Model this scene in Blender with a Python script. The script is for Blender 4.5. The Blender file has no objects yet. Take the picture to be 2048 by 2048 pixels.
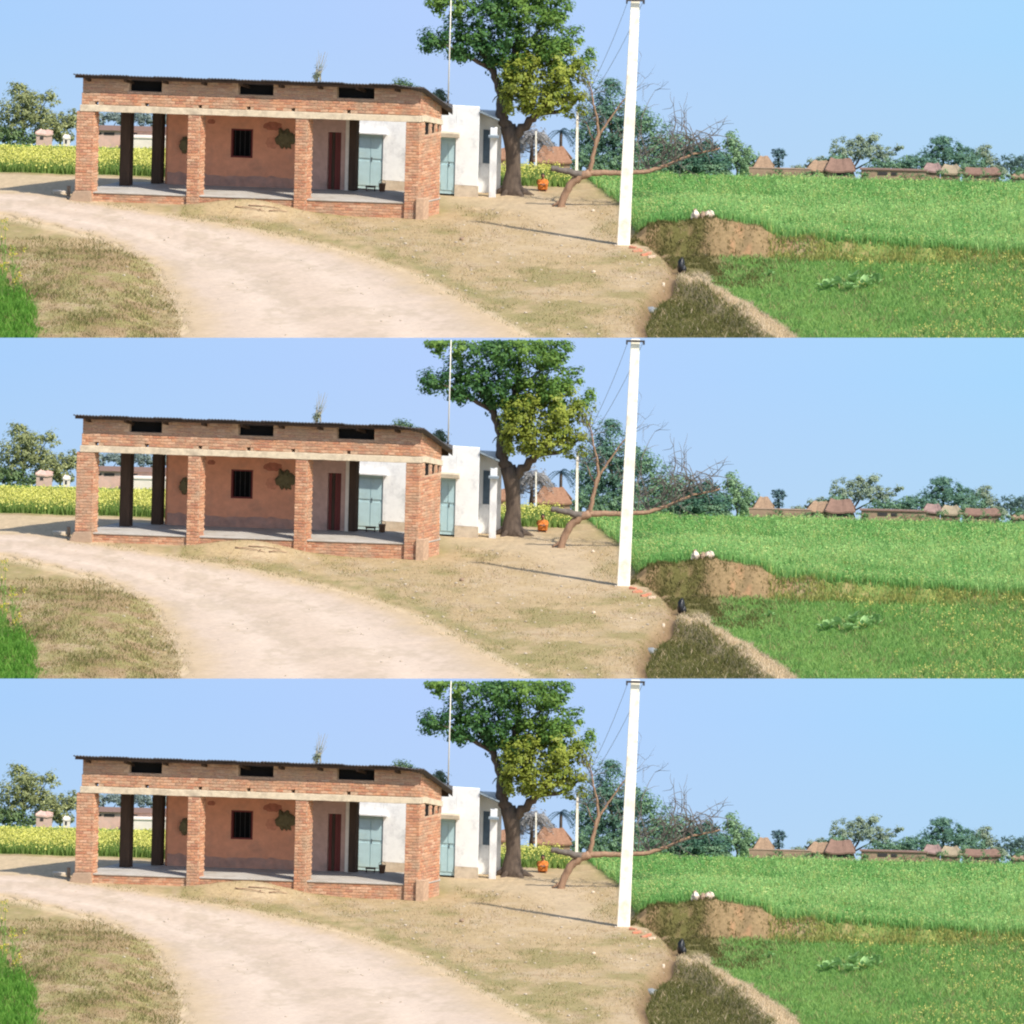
import bpy, math
import numpy as np
from mathutils import Vector, Matrix

rng = np.random.default_rng(11)
scn = bpy.context.scene
COL = scn.collection
rad = math.radians

# ---------------------------------------------------------------- camera, sky light, sun, exposure
# The picture shows the same place three times, one strip above the other.  The place is built
# three times over, one behind the other on level ground, each closed off at the back by a sky
# backdrop, and is looked at through one level-headed long (parallel) lens pitched slightly down.
PPM = 60.0                       # picture pixels (of 2048) per metre
PITCH, ROLL = rad(7.0), rad(1.4)
SP, CP, SR, CR = math.sin(PITCH), math.cos(PITCH), math.sin(ROLL), math.cos(ROLL)
GZ = 2.37
STEP = 681.6 / PPM
SITE = Vector((-STEP * SR, STEP * CR / SP, 0.0))     # from one repeat of the place to the next

cam_d = bpy.data.cameras.new('camera')
cam = bpy.data.objects.new('camera', cam_d)
COL.objects.link(cam)
cam_d.type = 'ORTHO'
cam_d.ortho_scale = 2048 / PPM
cam_d.clip_start, cam_d.clip_end = 1.0, 2000.0
VUP = Vector((0, SP, CP))
right = Vector((1, 0, 0)) * CR + VUP * SR
up = Vector((-1, 0, 0)) * SR + VUP * CR
back = Vector((0, -CP, SP))
target = Vector((SITE.x, SITE.y + GZ / SP, 0))
m = Matrix((right, up, back)).transposed().to_4x4()
m.translation = target + back * 300
cam.matrix_world = m
scn.camera = cam

SUN_AZ, SUN_EL = 137.0, 48.0     # degrees clockwise from +Y, elevation
world = bpy.data.worlds.new('World')
scn.world = world
world.use_nodes = True
wn = world.node_tree
bg = wn.nodes['Background']
sky = wn.nodes.new('ShaderNodeTexSky')
sky.sky_type = 'NISHITA'
sky.sun_disc = False
sky.sun_elevation = rad(SUN_EL)
sky.sun_rotation = rad(SUN_AZ)
wn.links.new(sky.outputs[0], bg.inputs[0])
bg.inputs[1].default_value = 0.15

sun_d = bpy.data.lights.new('sun', 'SUN')
sun_d.energy = 4.0
sun_d.angle = rad(1.2)
sun_d.color = (1.0, 0.94, 0.84)
sun = bpy.data.objects.new('sun', sun_d)
COL.objects.link(sun)
to_sun = Vector((math.sin(rad(SUN_AZ)) * math.cos(rad(SUN_EL)), math.cos(rad(SUN_AZ)) * math.cos(rad(SUN_EL)), math.sin(rad(SUN_EL))))
sun.rotation_euler = to_sun.to_track_quat('Z', 'Y').to_euler()
sun.location = (0, -60, 60)
EXPO = 0.62
scn.cycles.filter_width = 2.1
scn.cycles.max_bounces = 5
scn.cycles.diffuse_bounces = 3
scn.cycles.transmission_bounces = 3
scn.view_settings.view_transform = 'Standard'
scn.view_settings.look = 'None'
scn.view_settings.exposure = EXPO
scn.view_settings.gamma = 1.0
scn.view_settings.use_curve_mapping = False

# ---------------------------------------------------------------- where things stand
def un(px, py):
    u, v = (px - 1024) / PPM, (342.4 - py) / PPM
    return u * CR - v * SR, u * SR + v * CR

def P(px, py, Y):
    """point at depth Y"""
    u, v = un(px, py)
    return Vector((u, Y, (v + GZ - Y * SP) / CP))

def smooth(x):
    x = np.clip(x, 0, 1)
    return x * x * (3 - 2 * x)

_lat = rng.random((4, 256, 256))
def vnoise(x, y, k=0):
    x = np.asarray(x, float); y = np.asarray(y, float)
    xi = np.floor(x).astype(int); yi = np.floor(y).astype(int)
    fx = x - xi; fy = y - yi
    fx = fx * fx * (3 - 2 * fx); fy = fy * fy * (3 - 2 * fy)
    L = _lat[k]
    a = L[xi % 256, yi % 256]; b = L[(xi + 1) % 256, yi % 256]
    c = L[xi % 256, (yi + 1) % 256]; d = L[(xi + 1) % 256, (yi + 1) % 256]
    return (a * (1 - fx) + b * fx) * (1 - fy) + (c * (1 - fx) + d * fx) * fy
def fbm(x, y, k=0, o=4):
    s = 0; amp = .5
    for i in range(o):
        s = s + amp * (vnoise(x * 2 ** i + 17 * i, y * 2 ** i + 31 * i, (k + i) % 4) - .5); amp *= .55
    return s                                     # about -.5 .. .5

CREST_Y = 1.5
_cr = [(1262, 452), (1290, 446), (1343, 442), (1390, 441), (1453, 443), (1527, 458), (1560, 474), (1600, 478), (1780, 492), (2048, 512), (2500, 535)]
_crx = [P(a, b, CREST_Y).x for a, b in _cr]
_crz = [P(a, b, CREST_Y).z for a, b in _cr]
def crest(X): return np.interp(X, _crx, _crz)
def field_left(Y): return np.interp(Y, [-3, 1.5, 11.4, 17, 45], [4.35, 4.0, 3.4, 2.4, -1.0])

def flat(px, py, z=0):
    u, v = un(px, py)
    return u, (v + GZ - z * CP) / SP
_dp = sorted([flat(a, b) for a, b in [(1272, 455), (1300, 480), (1345, 514), (1356, 540), (1338, 572), (1300, 606), (1284, 640), (1300, 680), (1320, 720)]], key=lambda p: p[1])
_dx, _dy = [p[0] for p in _dp], [p[1] for p in _dp]
def ditch_x(Y): return np.interp(Y, _dy, _dx)
_rp = sorted([flat(a, b, -.1) for a, b in [(1385, 555), (1420, 575), (1470, 600), (1530, 640), (1590, 690), (1630, 740)]], key=lambda p: p[1])
_rx, _ry = [p[0] for p in _rp], [p[1] for p in _rp]
def ridge_x(Y): return np.interp(Y, _ry, _rx)
LOW = -.37

def g(X, Y, fine=False):
    X = np.asarray(X, float); Y = np.asarray(Y, float)
    z = .22 * smooth((-5 - X) / 8) * smooth((Y + 6) / 9)
    # bank and the field behind it
    fm = smooth((X - field_left(Y)) / .7)
    zc = crest(X) + .12 * fbm(X * .9, Y * .5 + 5, 1)
    fade = np.clip(1 - (Y - CREST_Y) / 11.0, 0, 1)
    hi = zc * fade * fm
    dx = X - ditch_x(Y)
    lowm = smooth(dx / .55)
    rr_ = X - ridge_x(Y) + .75; ridge = (.50 + .3 * fbm(X * 1.5, Y * .4, 3)) * np.exp(-(rr_ / np.where(rr_ < 0, .5, .85)) ** 2) * smooth((-6.0 - Y) / 4)
    lo = LOW * lowm + ridge - .42 * np.exp(-(dx / .24) ** 2) * smooth((2.2 - Y) / 2)
    e = .35 * fbm(X * 1.3, X * 0 + 3, 2)
    s = smooth((Y - (CREST_Y - 1.15) - e) / 1.1)
    z = z + np.where(X > 3.0, lo * (1 - s) + hi * s, 0) * smooth((X - 3.0) / .3)
    # earth heaped against the plinth of the brick building
    z = z + .44 * np.exp(-((X + 8.7) / 1.9) ** 2 - ((Y - 5.55) / .8) ** 2)
    # verge by the lower left corner rises from the road
    z = z + .30 * smooth((-11.4 - X) / 2.2) * smooth((-4 - Y) / 6) * (1 - .6 * smooth((-14.5 - X) / 2.5)) + .14 * fbm(X * .9, Y * .4, 3, 3) * smooth((-11.5 - X) / 1) * smooth((-5 - Y) / 3)
    # earth round the foot of the big tree
    z = z + .10 * np.exp(-((X + .05) / .9) ** 2 - ((Y - 12.6) / .9) ** 2)
    # the land falls away behind the village
    yh = np.interp(X, [-9, 0, 12], [21.6, 20.2, 19.7])
    z = z - np.minimum(.24 * np.clip(Y - yh, 0, None), 4.5)
    if fine:
        bk_ = smooth((X - 3.9) / .4) * smooth((Y + .4) / .4) * smooth((2.0 - Y) / .4)
        z = z + bk_ * (.30 * fbm(X * 2.1, Y * 2.6, 3, 4) + .22 * fbm(X * 5.5, Y * 5, 1, 3))
        z = z + .10 * fbm(X * 3.0, Y * 1.5, 1, 3) * smooth(1 - np.abs(X - ditch_x(Y) - .5) / .9) * smooth((1.5 - Y) / 1)
        z = z + .05 * fbm(X * .8, Y * .35, 0) + .035 * fbm(X * 3.1, Y * 1.6, 2, 3)
    return z

_ys = np.arange(-46, 44, .04)
def G(px, py):
    """the point of the ground seen at a picture position"""
    u, v = un(px, py)
    h = g(np.full_like(_ys, u), _ys) * CP + _ys * SP - GZ
    i = int(np.argmax(h >= v)) if (h >= v).any() else len(_ys) - 1
    return Vector((u, _ys[i], float(g(u, _ys[i]))))
def gz(x, y): return float(g(x, y))

# ---------------------------------------------------------------- materials
MATS = {}
def nodes(name):
    mt = bpy.data.materials.new(name); mt.use_nodes = True
    nt = mt.node_tree; bs = nt.nodes['Principled BSDF']
    return mt, nt, bs
def mat(name, col, rough=.85, var=.25, scale=6, bump=.3, bscale=25, dirt=None, dscale=1.6, dthr=.55, metal=0, spec=.3, attr=False, stretch=None, world=False):
    """noise-varied paint / plaster / earth material, optionally tinted by the mesh attribute 'tint'"""
    if name in MATS: return MATS[name]
    mt, nt, bs = nodes(name)
    N, L = nt.nodes.new, nt.links.new
    co = N('ShaderNodeTexCoord'); mp = N('ShaderNodeMapping'); oc = co.outputs['Object']
    if world: oc = N('ShaderNodeNewGeometry').outputs['Position']
    L(oc, mp.inputs[0])
    if stretch: mp.inputs['Scale'].default_value = stretch
    n1 = N('ShaderNodeTexNoise'); n1.inputs['Scale'].default_value = scale; n1.inputs['Detail'].default_value = 7; n1.inputs['Roughness'].default_value = .62
    L(mp.outputs[0], n1.inputs['Vector'])
    mr = N('ShaderNodeMapRange'); mr.inputs[1].default_value = .25; mr.inputs[2].default_value = .75
    mr.inputs[3].default_value = 1 - var; mr.inputs[4].default_value = 1 + var
    L(n1.outputs['Fac'], mr.inputs[0])
    if attr:
        base = N('ShaderNodeAttribute'); base.attribute_name = 'tint'; bo = base.outputs['Color']
    else:
        base = N('ShaderNodeRGB'); base.outputs[0].default_value = (*col, 1); bo = base.outputs[0]
    if dirt:
        n2 = N('ShaderNodeTexNoise'); n2.inputs['Scale'].default_value = dscale; n2.inputs['Detail'].default_value = 8; n2.inputs['Roughness'].default_value = .68
        L(oc, n2.inputs['Vector'])
        cr = N('ShaderNodeMapRange'); cr.inputs[1].default_value = dthr - .08; cr.inputs[2].default_value = dthr + .14
        L(n2.outputs['Fac'], cr.inputs[0])
        mx = N('ShaderNodeMix'); mx.data_type = 'RGBA'; L(cr.outputs[0], mx.inputs['Factor']); L(bo, mx.inputs['A']); mx.inputs['B'].default_value = (*dirt, 1)
        bo = mx.outputs['Result']
    vm = N('ShaderNodeVectorMath'); vm.operation = 'SCALE'; L(bo, vm.inputs[0]); L(mr.outputs[0], vm.inputs['Scale'])
    L(vm.outputs[0], bs.inputs['Base Color'])
    bs.inputs['Roughness'].default_value = rough; bs.inputs['Metallic'].default_value = metal
    bs.inputs['Specular IOR Level'].default_value = spec
    if bump:
        n3 = N('ShaderNodeTexNoise'); n3.inputs['Scale'].default_value = bscale; n3.inputs['Detail'].default_value = 6
        L(mp.outputs[0], n3.inputs['Vector'])
        bp = N('ShaderNodeBump'); bp.inputs['Strength'].default_value = bump; bp.inputs['Distance'].default_value = .02
        L(n3.outputs['Fac'], bp.inputs['Height']); L(bp.outputs[0], bs.inputs['Normal'])
    MATS[name] = mt
    return mt
def leafmat(name, trans=.35, rough=.55):
    if name in MATS: return MATS[name]
    mt, nt, bs = nodes(name)
    N, L = nt.nodes.new, nt.links.new
    at = N('ShaderNodeAttribute'); at.attribute_name = 'tint'
    L(at.outputs['Color'], bs.inputs['Base Color'])
    bs.inputs['Roughness'].default_value = rough; bs.inputs['Specular IOR Level'].default_value = .25
    tr = N('ShaderNodeBsdfTranslucent'); L(at.outputs['Color'], tr.inputs[0])
    mx = N('ShaderNodeMixShader'); mx.inputs[0].default_value = trans
    L(bs.outputs[0], mx.inputs[1]); L(tr.outputs[0], mx.inputs[2])
    L(mx.outputs[0], nt.nodes['Material Output'].inputs[0])
    MATS[name] = mt
    return mt

M_ground = mat('dry_earth', (0, 0, 0), attr=True, var=.22, scale=9, bump=.6, bscale=14, rough=.95, spec=.1)
M_road = mat('dusty_road', (0, 0, 0), attr=True, var=.10, scale=7, bump=.4, bscale=22, rough=.95, spec=.1)
M_leaf = leafmat('leaf_green', .3)
M_grass = leafmat('grass_blade', .45, .75)
M_brick = mat('clay_brick', (0, 0, 0), attr=True, var=.26, scale=14, bump=.6, bscale=34, rough=.92, spec=.15, dirt=(.36, .245, .165), dscale=1.7, dthr=.54, world=True)
M_mortar = mat('lime_mortar', (.42, .28, .185), var=.3, scale=10, bump=.4, bscale=30)
M_render_pink = mat('pink_plaster', (.62, .265, .155), var=.14, scale=4, bump=.15, bscale=18, dirt=(.47, .225, .145), dscale=1.1, dthr=.58)
M_mauve = mat('grey_pink_plaster', (.46, .29, .24), var=.16, scale=4, bump=.15, dirt=(.24, .17, .15), dscale=1.2, dthr=.58)
M_cream = mat('cream_concrete', (.55, .46, .335), var=.16, scale=7, bump=.25, dirt=(.38, .31, .23), dscale=3.1, dthr=.54)
M_floor = mat('cement_floor', (.40, .37, .33), var=.12, scale=5, bump=.12, dirt=(.31, .27, .22), dscale=1.4)
M_white = mat('whitewash', (.84, .83, .80), var=.05, scale=5, bump=.2, bscale=14, dirt=(.55, .54, .53), dscale=1.7, dthr=.58)
M_whitebase = mat('stained_whitewash', (.58, .48, .36), var=.16, scale=6, bump=.25, dirt=(.44, .34, .24), dscale=2.6)
M_pole = mat('painted_concrete', (.78, .73, .63), var=.07, scale=5, bump=.15, dirt=(.56, .47, .36), dscale=2.2, dthr=.60, stretch=(1, 1, .3))
M_dark = mat('old_dark_timber', (.055, .033, .022), var=.35, scale=8, bump=.4, stretch=(1, 1, .15))
M_sheet = mat('weathered_roof_sheet', (.075, .075, .085), var=.35, scale=5, bump=.2, rough=.75, dirt=(.13, .09, .065), dscale=2.4, dthr=.58)
M_black = mat('interior_shade_black', (.004, .003, .003), var=.2, bump=0)  # flat black for sheets that replace the shade inside openings
M_reddoor = mat('red_brown_door_paint', (.13, .022, .018), var=.25, scale=6, bump=.1, rough=.6, stretch=(1, 1, .2))
M_teal = mat('turquoise_door_paint', (.42, .58, .60), var=.10, scale=4, bump=.08, rough=.6, dirt=(.40, .52, .50), dscale=2.2, dthr=.6)
M_bark = mat('grey_brown_bark', (.095, .068, .050), var=.45, scale=7, bump=.9, bscale=12, stretch=(1, 1, .25))
M_deadwood = mat('bare_dead_wood', (.27, .165, .105), var=.35, scale=8, bump=.5, stretch=(1, 1, .3))
M_deadgrey = mat('dark_dead_twigs', (.12, .10, .085), var=.3, scale=8, bump=.2)
M_thatch = mat('dry_thatch', (.27, .18, .115), var=.35, scale=14, bump=.8, bscale=30)
M_tile = mat('red_clay_tile', (.28, .15, .09), var=.3, scale=12, bump=.5, bscale=28, dirt=(.24, .15, .10), dscale=3)
M_pinkwall = mat('pale_pink_house_wall', (.56, .36, .29), var=.12, scale=5, bump=.1, dirt=(.44, .32, .27), dscale=2)
M_palewall = mat('pale_house_wall', (.66, .58, .50), var=.10, scale=5, bump=.1)
M_mud = mat('mud_wall', (.29, .20, .135), var=.22, scale=6, bump=.4)
M_bluegrey = mat('blue_grey_roof_sheet', (.24, .29, .33), var=.15, scale=4, bump=.1)
M_rooftile_far = mat('brown_tile_roof', (.19, .115, .085), var=.25, scale=9, bump=.3)
M_wire = mat('aluminium_wire', (.22, .22, .23), var=.1, bump=0, rough=.5, metal=.6)
M_iron = mat('dark_iron', (.04, .035, .035), var=.2, bump=.1, rough=.6)
M_paleiron = mat('pale_painted_pipe', (.62, .58, .50), var=.1, bump=0, rough=.6)
M_rubble = mat('pale_rubble', (.60, .52, .43), var=.25, scale=9, bump=.6, bscale=14, dirt=(.33, .22, .15), dscale=5, dthr=.52)
M_stone = mat('field_stone', (.42, .35, .27), var=.3, scale=12, bump=.4)
M_bag = mat('black_plastic', (.012, .012, .013), var=.2, bump=.6, bscale=20, rough=.4, spec=.5)
M_orange = mat('orange_cloth', (.50, .155, .03), var=.18, scale=14, bump=.4, bscale=30)
M_skin = mat('brown_skin', (.20, .095, .055), var=.08, bump=.05, rough=.6)
M_hair = mat('black_hair', (.012, .009, .008), var=.2, bump=.3, rough=.5)
M_sack = mat('olive_sacking', (.12, .095, .045), var=.3, scale=10, bump=.7, bscale=22)
M_maroon = mat('maroon_wall_paint', (.34, .115, .07), var=.3, scale=9, bump=.1)
M_pot = mat('brown_clay_pot', (.16, .085, .05), var=.2, bump=.1)

# ---------------------------------------------------------------- mesh helpers
TOP = []            # top-level objects of the place, repeated afterwards
def link(o):
    COL.objects.link(o); return o
def tag(o, label, cat, group=None):
    o['label'] = label; o['category'] = cat
    if group: o['group'] = group
    return o
def adopt(o, parent):
    if parent is None:
        TOP.append(o)
    else:
        o.parent = parent
        if parent.type == 'EMPTY':
            o.matrix_parent_inverse = Matrix.Translation(parent.location).inverted()
    return o
def thing(name, loc, label, cat, group=None):
    e = bpy.data.objects.new(name, None); e.empty_display_size = .2
    e.location = loc
    link(e); TOP.append(e)
    return tag(e, label, cat, group)
def struct(o): o['kind'] = 'structure'; return o
def stuff(o): o['kind'] = 'stuff'; return o

def mesh_np(name, V, F, tint=None, smooth_shade=False):
    """V (n,3), F (m,k) numpy"""
    me = bpy.data.meshes.new(name)
    V = np.asarray(V, np.float32); F = np.asarray(F, np.int32)
    k = F.shape[1]
    me.vertices.add(len(V)); me.vertices.foreach_set('co', V.ravel())
    me.loops.add(F.size); me.loops.foreach_set('vertex_index', F.ravel())
    me.polygons.add(len(F))
    me.polygons.foreach_set('loop_start', np.arange(0, F.size, k, dtype=np.int32))
    if smooth_shade: me.polygons.foreach_set('use_smooth', np.ones(len(F), bool))
    me.update(calc_edges=True)
    if tint is not None:
        at = me.attributes.new('tint', 'FLOAT_COLOR', 'POINT')
        c = np.ones((len(V), 4), np.float32); c[:, :3] = tint
        at.data.foreach_set('color', c.ravel())
    return me

class MB:
    def __init__(s): s.v = []; s.f = []; s.t = []
    def add(s, vs, fs, tint=None):
        b = len(s.v); s.v += [tuple(p) for p in vs]; s.f += [tuple(b + i for i in f) for f in fs]
        if tint is not None: s.t += [tint] * len(vs)
    def hexa(s, p, tint=None):      # 4 bottom corners ccw, 4 top corners
        s.add(p, [(3, 2, 1, 0), (4, 5, 6, 7), (0, 1, 5, 4), (1, 2, 6, 5), (2, 3, 7, 6), (3, 0, 4, 7)], tint)
    def box(s, c, e1, e2, e3, tint=None):
        c, e1, e2, e3 = map(Vector, (c, e1, e2, e3))
        s.hexa([c - e1 - e2 - e3, c + e1 - e2 - e3, c + e1 + e2 - e3, c - e1 + e2 - e3, c - e1 - e2 + e3, c + e1 - e2 + e3, c + e1 + e2 + e3, c - e1 + e2 + e3], tint)
    def tube(s, pts, rs, n=7, cap=True, tint=None, rough=0):
        pts = [Vector(p) for p in pts]
        b = len(s.v); prev = None
        for i, p in enumerate(pts):
            d = (pts[min(i + 1, len(pts) - 1)] - pts[max(i - 1, 0)]).normalized()
            if prev is None:
                prev = d.orthogonal().normalized()
            prev = (prev - d * prev.dot(d)).normalized()
            q = d.cross(prev)
            for k in range(n):
                a = 2 * math.pi * k / n
                r = rs[i] * (1 + rough * (rng.random() - .5))
                s.v.append(tuple(p + (prev * math.cos(a) + q * math.sin(a)) * r))
        for i in range(len(pts) - 1):
            for k in range(n):
                a0 = b + i * n + k; a1 = b + i * n + (k + 1) % n
                s.f.append((a0, a1, a1 + n, a0 + n))
        if cap:
            s.f.append(tuple(b + k for k in reversed(range(n))))
            s.f.append(tuple(b + (len(pts) - 1) * n + k for k in range(n)))
        if tint is not None: s.t += [tint] * (n * len(pts))
    def lathe(s, c, prof, n=14):
        s.tube([Vector(c) + Vector((0, 0, z)) for r, z in prof], [r for r, z in prof], n)
    def blob(s, c, r, seed=0, n=8, jag=.25, tint=None):
        c = Vector(c); b = len(s.v); rr = np.random.default_rng(seed)
        rings = n // 2 + 1
        for i in range(rings):
            th = math.pi * i / (rings - 1)
            for k in range(n):
                ph = 2 * math.pi * (k + .5 * (i % 2)) / n
                q = 1 + jag * (rr.random() - .5) * 2
                s.v.append((c.x + r[0] * q * math.sin(th) * math.cos(ph), c.y + r[1] * q * math.sin(th) * math.sin(ph), c.z + r[2] * q * math.cos(th)))
        for i in range(rings - 1):
            for k in range(n):
                a0 = b + i * n + k; a1 = b + i * n + (k + 1) % n
                s.f.append((a0, a0 + n, a1 + n, a1))
        if tint is not None: s.t += [tint] * (rings * n)
    def mesh(s, name, sm=False):
        me = bpy.data.meshes.new(name); me.from_pydata(s.v, [], s.f)
        if s.t:
            at = me.attributes.new('tint', 'FLOAT_COLOR', 'POINT')
            c = np.ones((len(s.v), 4), np.float32); c[:, :3] = np.array(s.t, np.float32)
            at.data.foreach_set('color', c.ravel())
        if sm: me.polygons.foreach_set('use_smooth', np.ones(len(me.polygons), bool))
        me.update(); return me
    def build(s, name, material, parent=None, sm=False, bevel=0):
        o = bpy.data.objects.new(name, s.mesh(name, sm)); o.data.materials.append(material); link(o)
        if bevel:
            bv = o.modifiers.new('bevel', 'BEVEL'); bv.width = bevel; bv.segments = 2; bv.limit_method = 'ANGLE'
        return adopt(o, parent)
def obj_np(name, V, F, material, parent=None, tint=None, sm=False):
    o = bpy.data.objects.new(name, mesh_np(name, V, F, tint, sm)); o.data.materials.append(material); link(o)
    return adopt(o, parent)

# ---------------------------------------------------------------- ground
def poly_xy(pts): return np.array([(G(a, b).x, G(a, b).y) for a, b in pts])
ROAD_T = [(-420, 372), (-120, 380), (0, 387), (90, 391), (171, 405), (296, 425), (393, 442), (500, 460), (586, 479), (726, 514), (842, 558), (959, 619), (1052, 670), (1120, 715), (1180, 760)]
ROAD_B = [(-420, 408), (-120, 418), (0, 429), (64, 446), (161, 468), (232, 489), (304, 532), (345, 586), (368, 643), (368, 680), (345, 720), (300, 760)]
TXY, BXY = poly_xy(ROAD_T), poly_xy(ROAD_B)
def resample(p, n):
    d = np.r_[0, np.cumsum(np.hypot(*(np.diff(p, axis=0) * [1, .5]).T))]; t = np.linspace(0, d[-1], n)
    return np.c_[np.interp(t, d, p[:, 0]), np.interp(t, d, p[:, 1])]
def seg_dist(X, Y, p, ys=.35):
    """distance to polyline, depth counted less"""
    best = np.full(np.shape(X), 1e9)
    for (ax, ay), (bx, by) in zip(p[:-1], p[1:]):
        dx, dy = bx - ax, (by - ay) * ys
        t = np.clip(((X - ax) * dx + (Y - ay) * ys * dy) / (dx * dx + dy * dy + 1e-9), 0, 1)
        best = np.minimum(best, np.hypot(X - ax - t * dx, (Y - ay) * ys - t * dy))
    return best
def inside(X, Y, p):
    r = np.zeros(np.shape(X), bool); n = len(p)
    for i in range(n):
        x1, y1 = p[i]; x2, y2 = p[(i + 1) % n]
        c = ((y1 > Y) != (y2 > Y)) & (X < (x2 - x1) * (Y - y1) / (y2 - y1 + 1e-12) + x1)
        r ^= c
    return r
ROADPOLY = np.vstack([TXY, BXY[::-1]])
TRUNKPATH = np.array([(-1.5, 11.5), (1, 9.5), (2.2, 5), (1.8, 1)])

gx = np.r_[np.arange(-60, -22, 1.0), np.arange(-22, 22, .14), np.arange(22, 60.1, 1.0)]
gy = np.r_[np.arange(-48, -33, 1.0), np.arange(-33, -3, .16), np.arange(-3, 3, .07), np.arange(3, 24, .16), np.arange(24, 45.3, .8)]
GX, GY = np.meshgrid(gx, gy)
GZv = g(GX, GY, True)
n1 = fbm(GX * .5, GY * .22, 0); n2 = fbm(GX * 1.7, GY * .8, 1); n3 = fbm(GX * 5, GY * 2.6, 2)
def lerp(a, b, t): return a + (np.asarray(b) - a) * t[..., None]
straw = np.array((.365, .27, .15)); sand = np.array((.45, .345, .225)); olive = np.array((.20, .185, .062)); brown = np.array((.20, .125, .068)); redsoil = np.array((.25, .125, .065)); green = np.array((.09, .17, .03))
C = np.broadcast_to(straw, GX.shape + (3,)).copy()
C = lerp(C, olive, smooth((n1 + n2 * .6 + .02) / .22) * .55)
C = lerp(C, sand, smooth((n2 - n1 + .02) / .25) * .6)
C = lerp(C, brown, smooth((n3 + n2 - .10) / .3) * .45)
rd = seg_dist(GX, GY, ROADPOLY)
C = lerp(C, sand * 1.12, smooth(1 - rd / (.45 + .5 * n2)) * .8)                     # sandy edge of the road
C = lerp(C, np.array((.235, .205, .085)), smooth(1 - np.abs(rd - .75 - .5 * n1) / (.55 + .5 * n2)) * smooth((GX + 9) / 2) * smooth((3.5 - GX) / 3) * smooth((n2 + .25) / .3) * .8)
yard = seg_dist(GX, GY, TRUNKPATH)
C = lerp(C, sand * .98, smooth(1 - yard / 1.7) * smooth((GY + 2) / 4) * .75)
# left verge
lv = smooth((-11.3 - GX + .5 * n2) / .8) * smooth((-3.5 - GY) / 3)
C = lerp(C, olive * 1.15, lv * smooth((n2 + n3 * .5 + .14) / .25) * .75)
C = lerp(C, brown * 1.15, lv * smooth((n1 - n2 + .0) / .2) * .5)
C = lerp(C, green, smooth((-16.5 + 1.0 * smooth((-14 - GY) / 9) - GX + .4 * n2) / .5) * smooth((-13 - GY) / 3))
# beyond the road on the left: pale path, then field soil
C = lerp(C, sand * 1.05, smooth((-10 - GX) / 3) * smooth((GY - 7.5) / 1.5) * smooth((13.6 - GY) / .4) * .7)
C = lerp(C, green, smooth((-9 - GX) / 1) * smooth((GY - 13.7) / .5))
# bank, ditch, lower plot, field
fl = field_left(GY)
C = lerp(C, green * .8, smooth((GX - fl) / .5) * smooth((GY - CREST_Y + .1) / .2))
dxx = GX - ditch_x(GY)
bank = smooth((GX - 4.0) / .3) * smooth((GY - CREST_Y + 1.5) / .3) * smooth((CREST_Y + .15 - GY) / .2)
C = lerp(C, np.array((.21, .145, .075)), bank * .9 * smooth((10.2 - GX) / 1.2))
C = lerp(C, np.array((.15, .185, .045)), bank * .9 * smooth((GX - 9.4) / 1.0))
C = lerp(C, np.array((.30, .20, .11)), bank * smooth((n3 * 1.5 + n2 - .02) / .2) * .5)
C = lerp(C, redsoil * 1.25, bank * smooth((GX - 6.2 + n2 * 3) / 1) * smooth((9.6 - GX) / .6) * smooth((n2 + n3 + .05) / .25) * .5)
C = lerp(C, np.array((.085, .085, .025)), bank * smooth((7.6 - GX + 5 * n2) / 1.8) * smooth((n2 + n3 * .8 + .16) / .15) * .9)
low = smooth((dxx - .1) / .4) * smooth((CREST_Y - 1.2 - GY) / .4)
C = lerp(C, np.array((.13, .115, .045)), low * .85)
rx = ridge_x(GY)
C = lerp(C, np.array((.52, .39, .24)), np.exp(-((GX - rx + .35) / .75) ** 2) * smooth((-6 - GY) / 3) * .9)
C = lerp(C, green * 1.1, smooth((GX - np.maximum(rx, np.where(GY > -5.5, 6.55 + .2 * n2, 0)) - .55 + n2 * .6) / .35) * smooth((CREST_Y - 1.3 - GY) / .3))
C = lerp(C, brown * .75, np.exp(-(dxx / .4) ** 2) * smooth((1.5 - GY) / 1) * .8)
C = np.clip(C * (1 + .35 * n3)[..., None], .01, .9)
nx, ny = len(gx), len(gy)
idx = np.arange(nx * ny).reshape(ny, nx)
F = np.stack([idx[:-1, :-1], idx[:-1, 1:], idx[1:, 1:], idx[1:, :-1]], -1).reshape(-1, 4)
V = np.c_[GX.ravel(), GY.ravel(), GZv.ravel()]
ground = struct(obj_np('ground', V, F, M_ground, None, C.reshape(-1, 3), True))

# road: an uneven sheet lying on the earth
NL, NW = 420, 60
A, B_ = resample(TXY, NL), resample(BXY, NL)
w = np.linspace(0, 1, NW)
RX = A[:, None, 0] * (1 - w) + B_[:, None, 0] * w; RY = A[:, None, 1] * (1 - w) + B_[:, None, 1] * w
ed = fbm(np.arange(NL) * .16, np.arange(NL) * 0 + 2.3, 1, 6)[:, None] * .75 * (w < .5) * (1 - w * 2) ** 2 + fbm(np.arange(NL) * .15, np.arange(NL) * 0 + 9.1, 2, 6)[:, None] * .8 * (w > .5) * (w * 2 - 1) ** 2
RX = RX + ed; RY = RY + ed * .9
RZ = g(RX, RY, True) + .012 - .06 * ((w < .01) | (w > .99))[None, :] + .012 * fbm(RX * 1.1, RY * .6, 3)
idr = np.arange(NL * NW).reshape(NL, NW)
F = np.stack([idr[:-1, :-1], idr[:-1, 1:], idr[1:, 1:], idr[1:, :-1]], -1).reshape(-1, 4)[:, ::-1]
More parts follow.
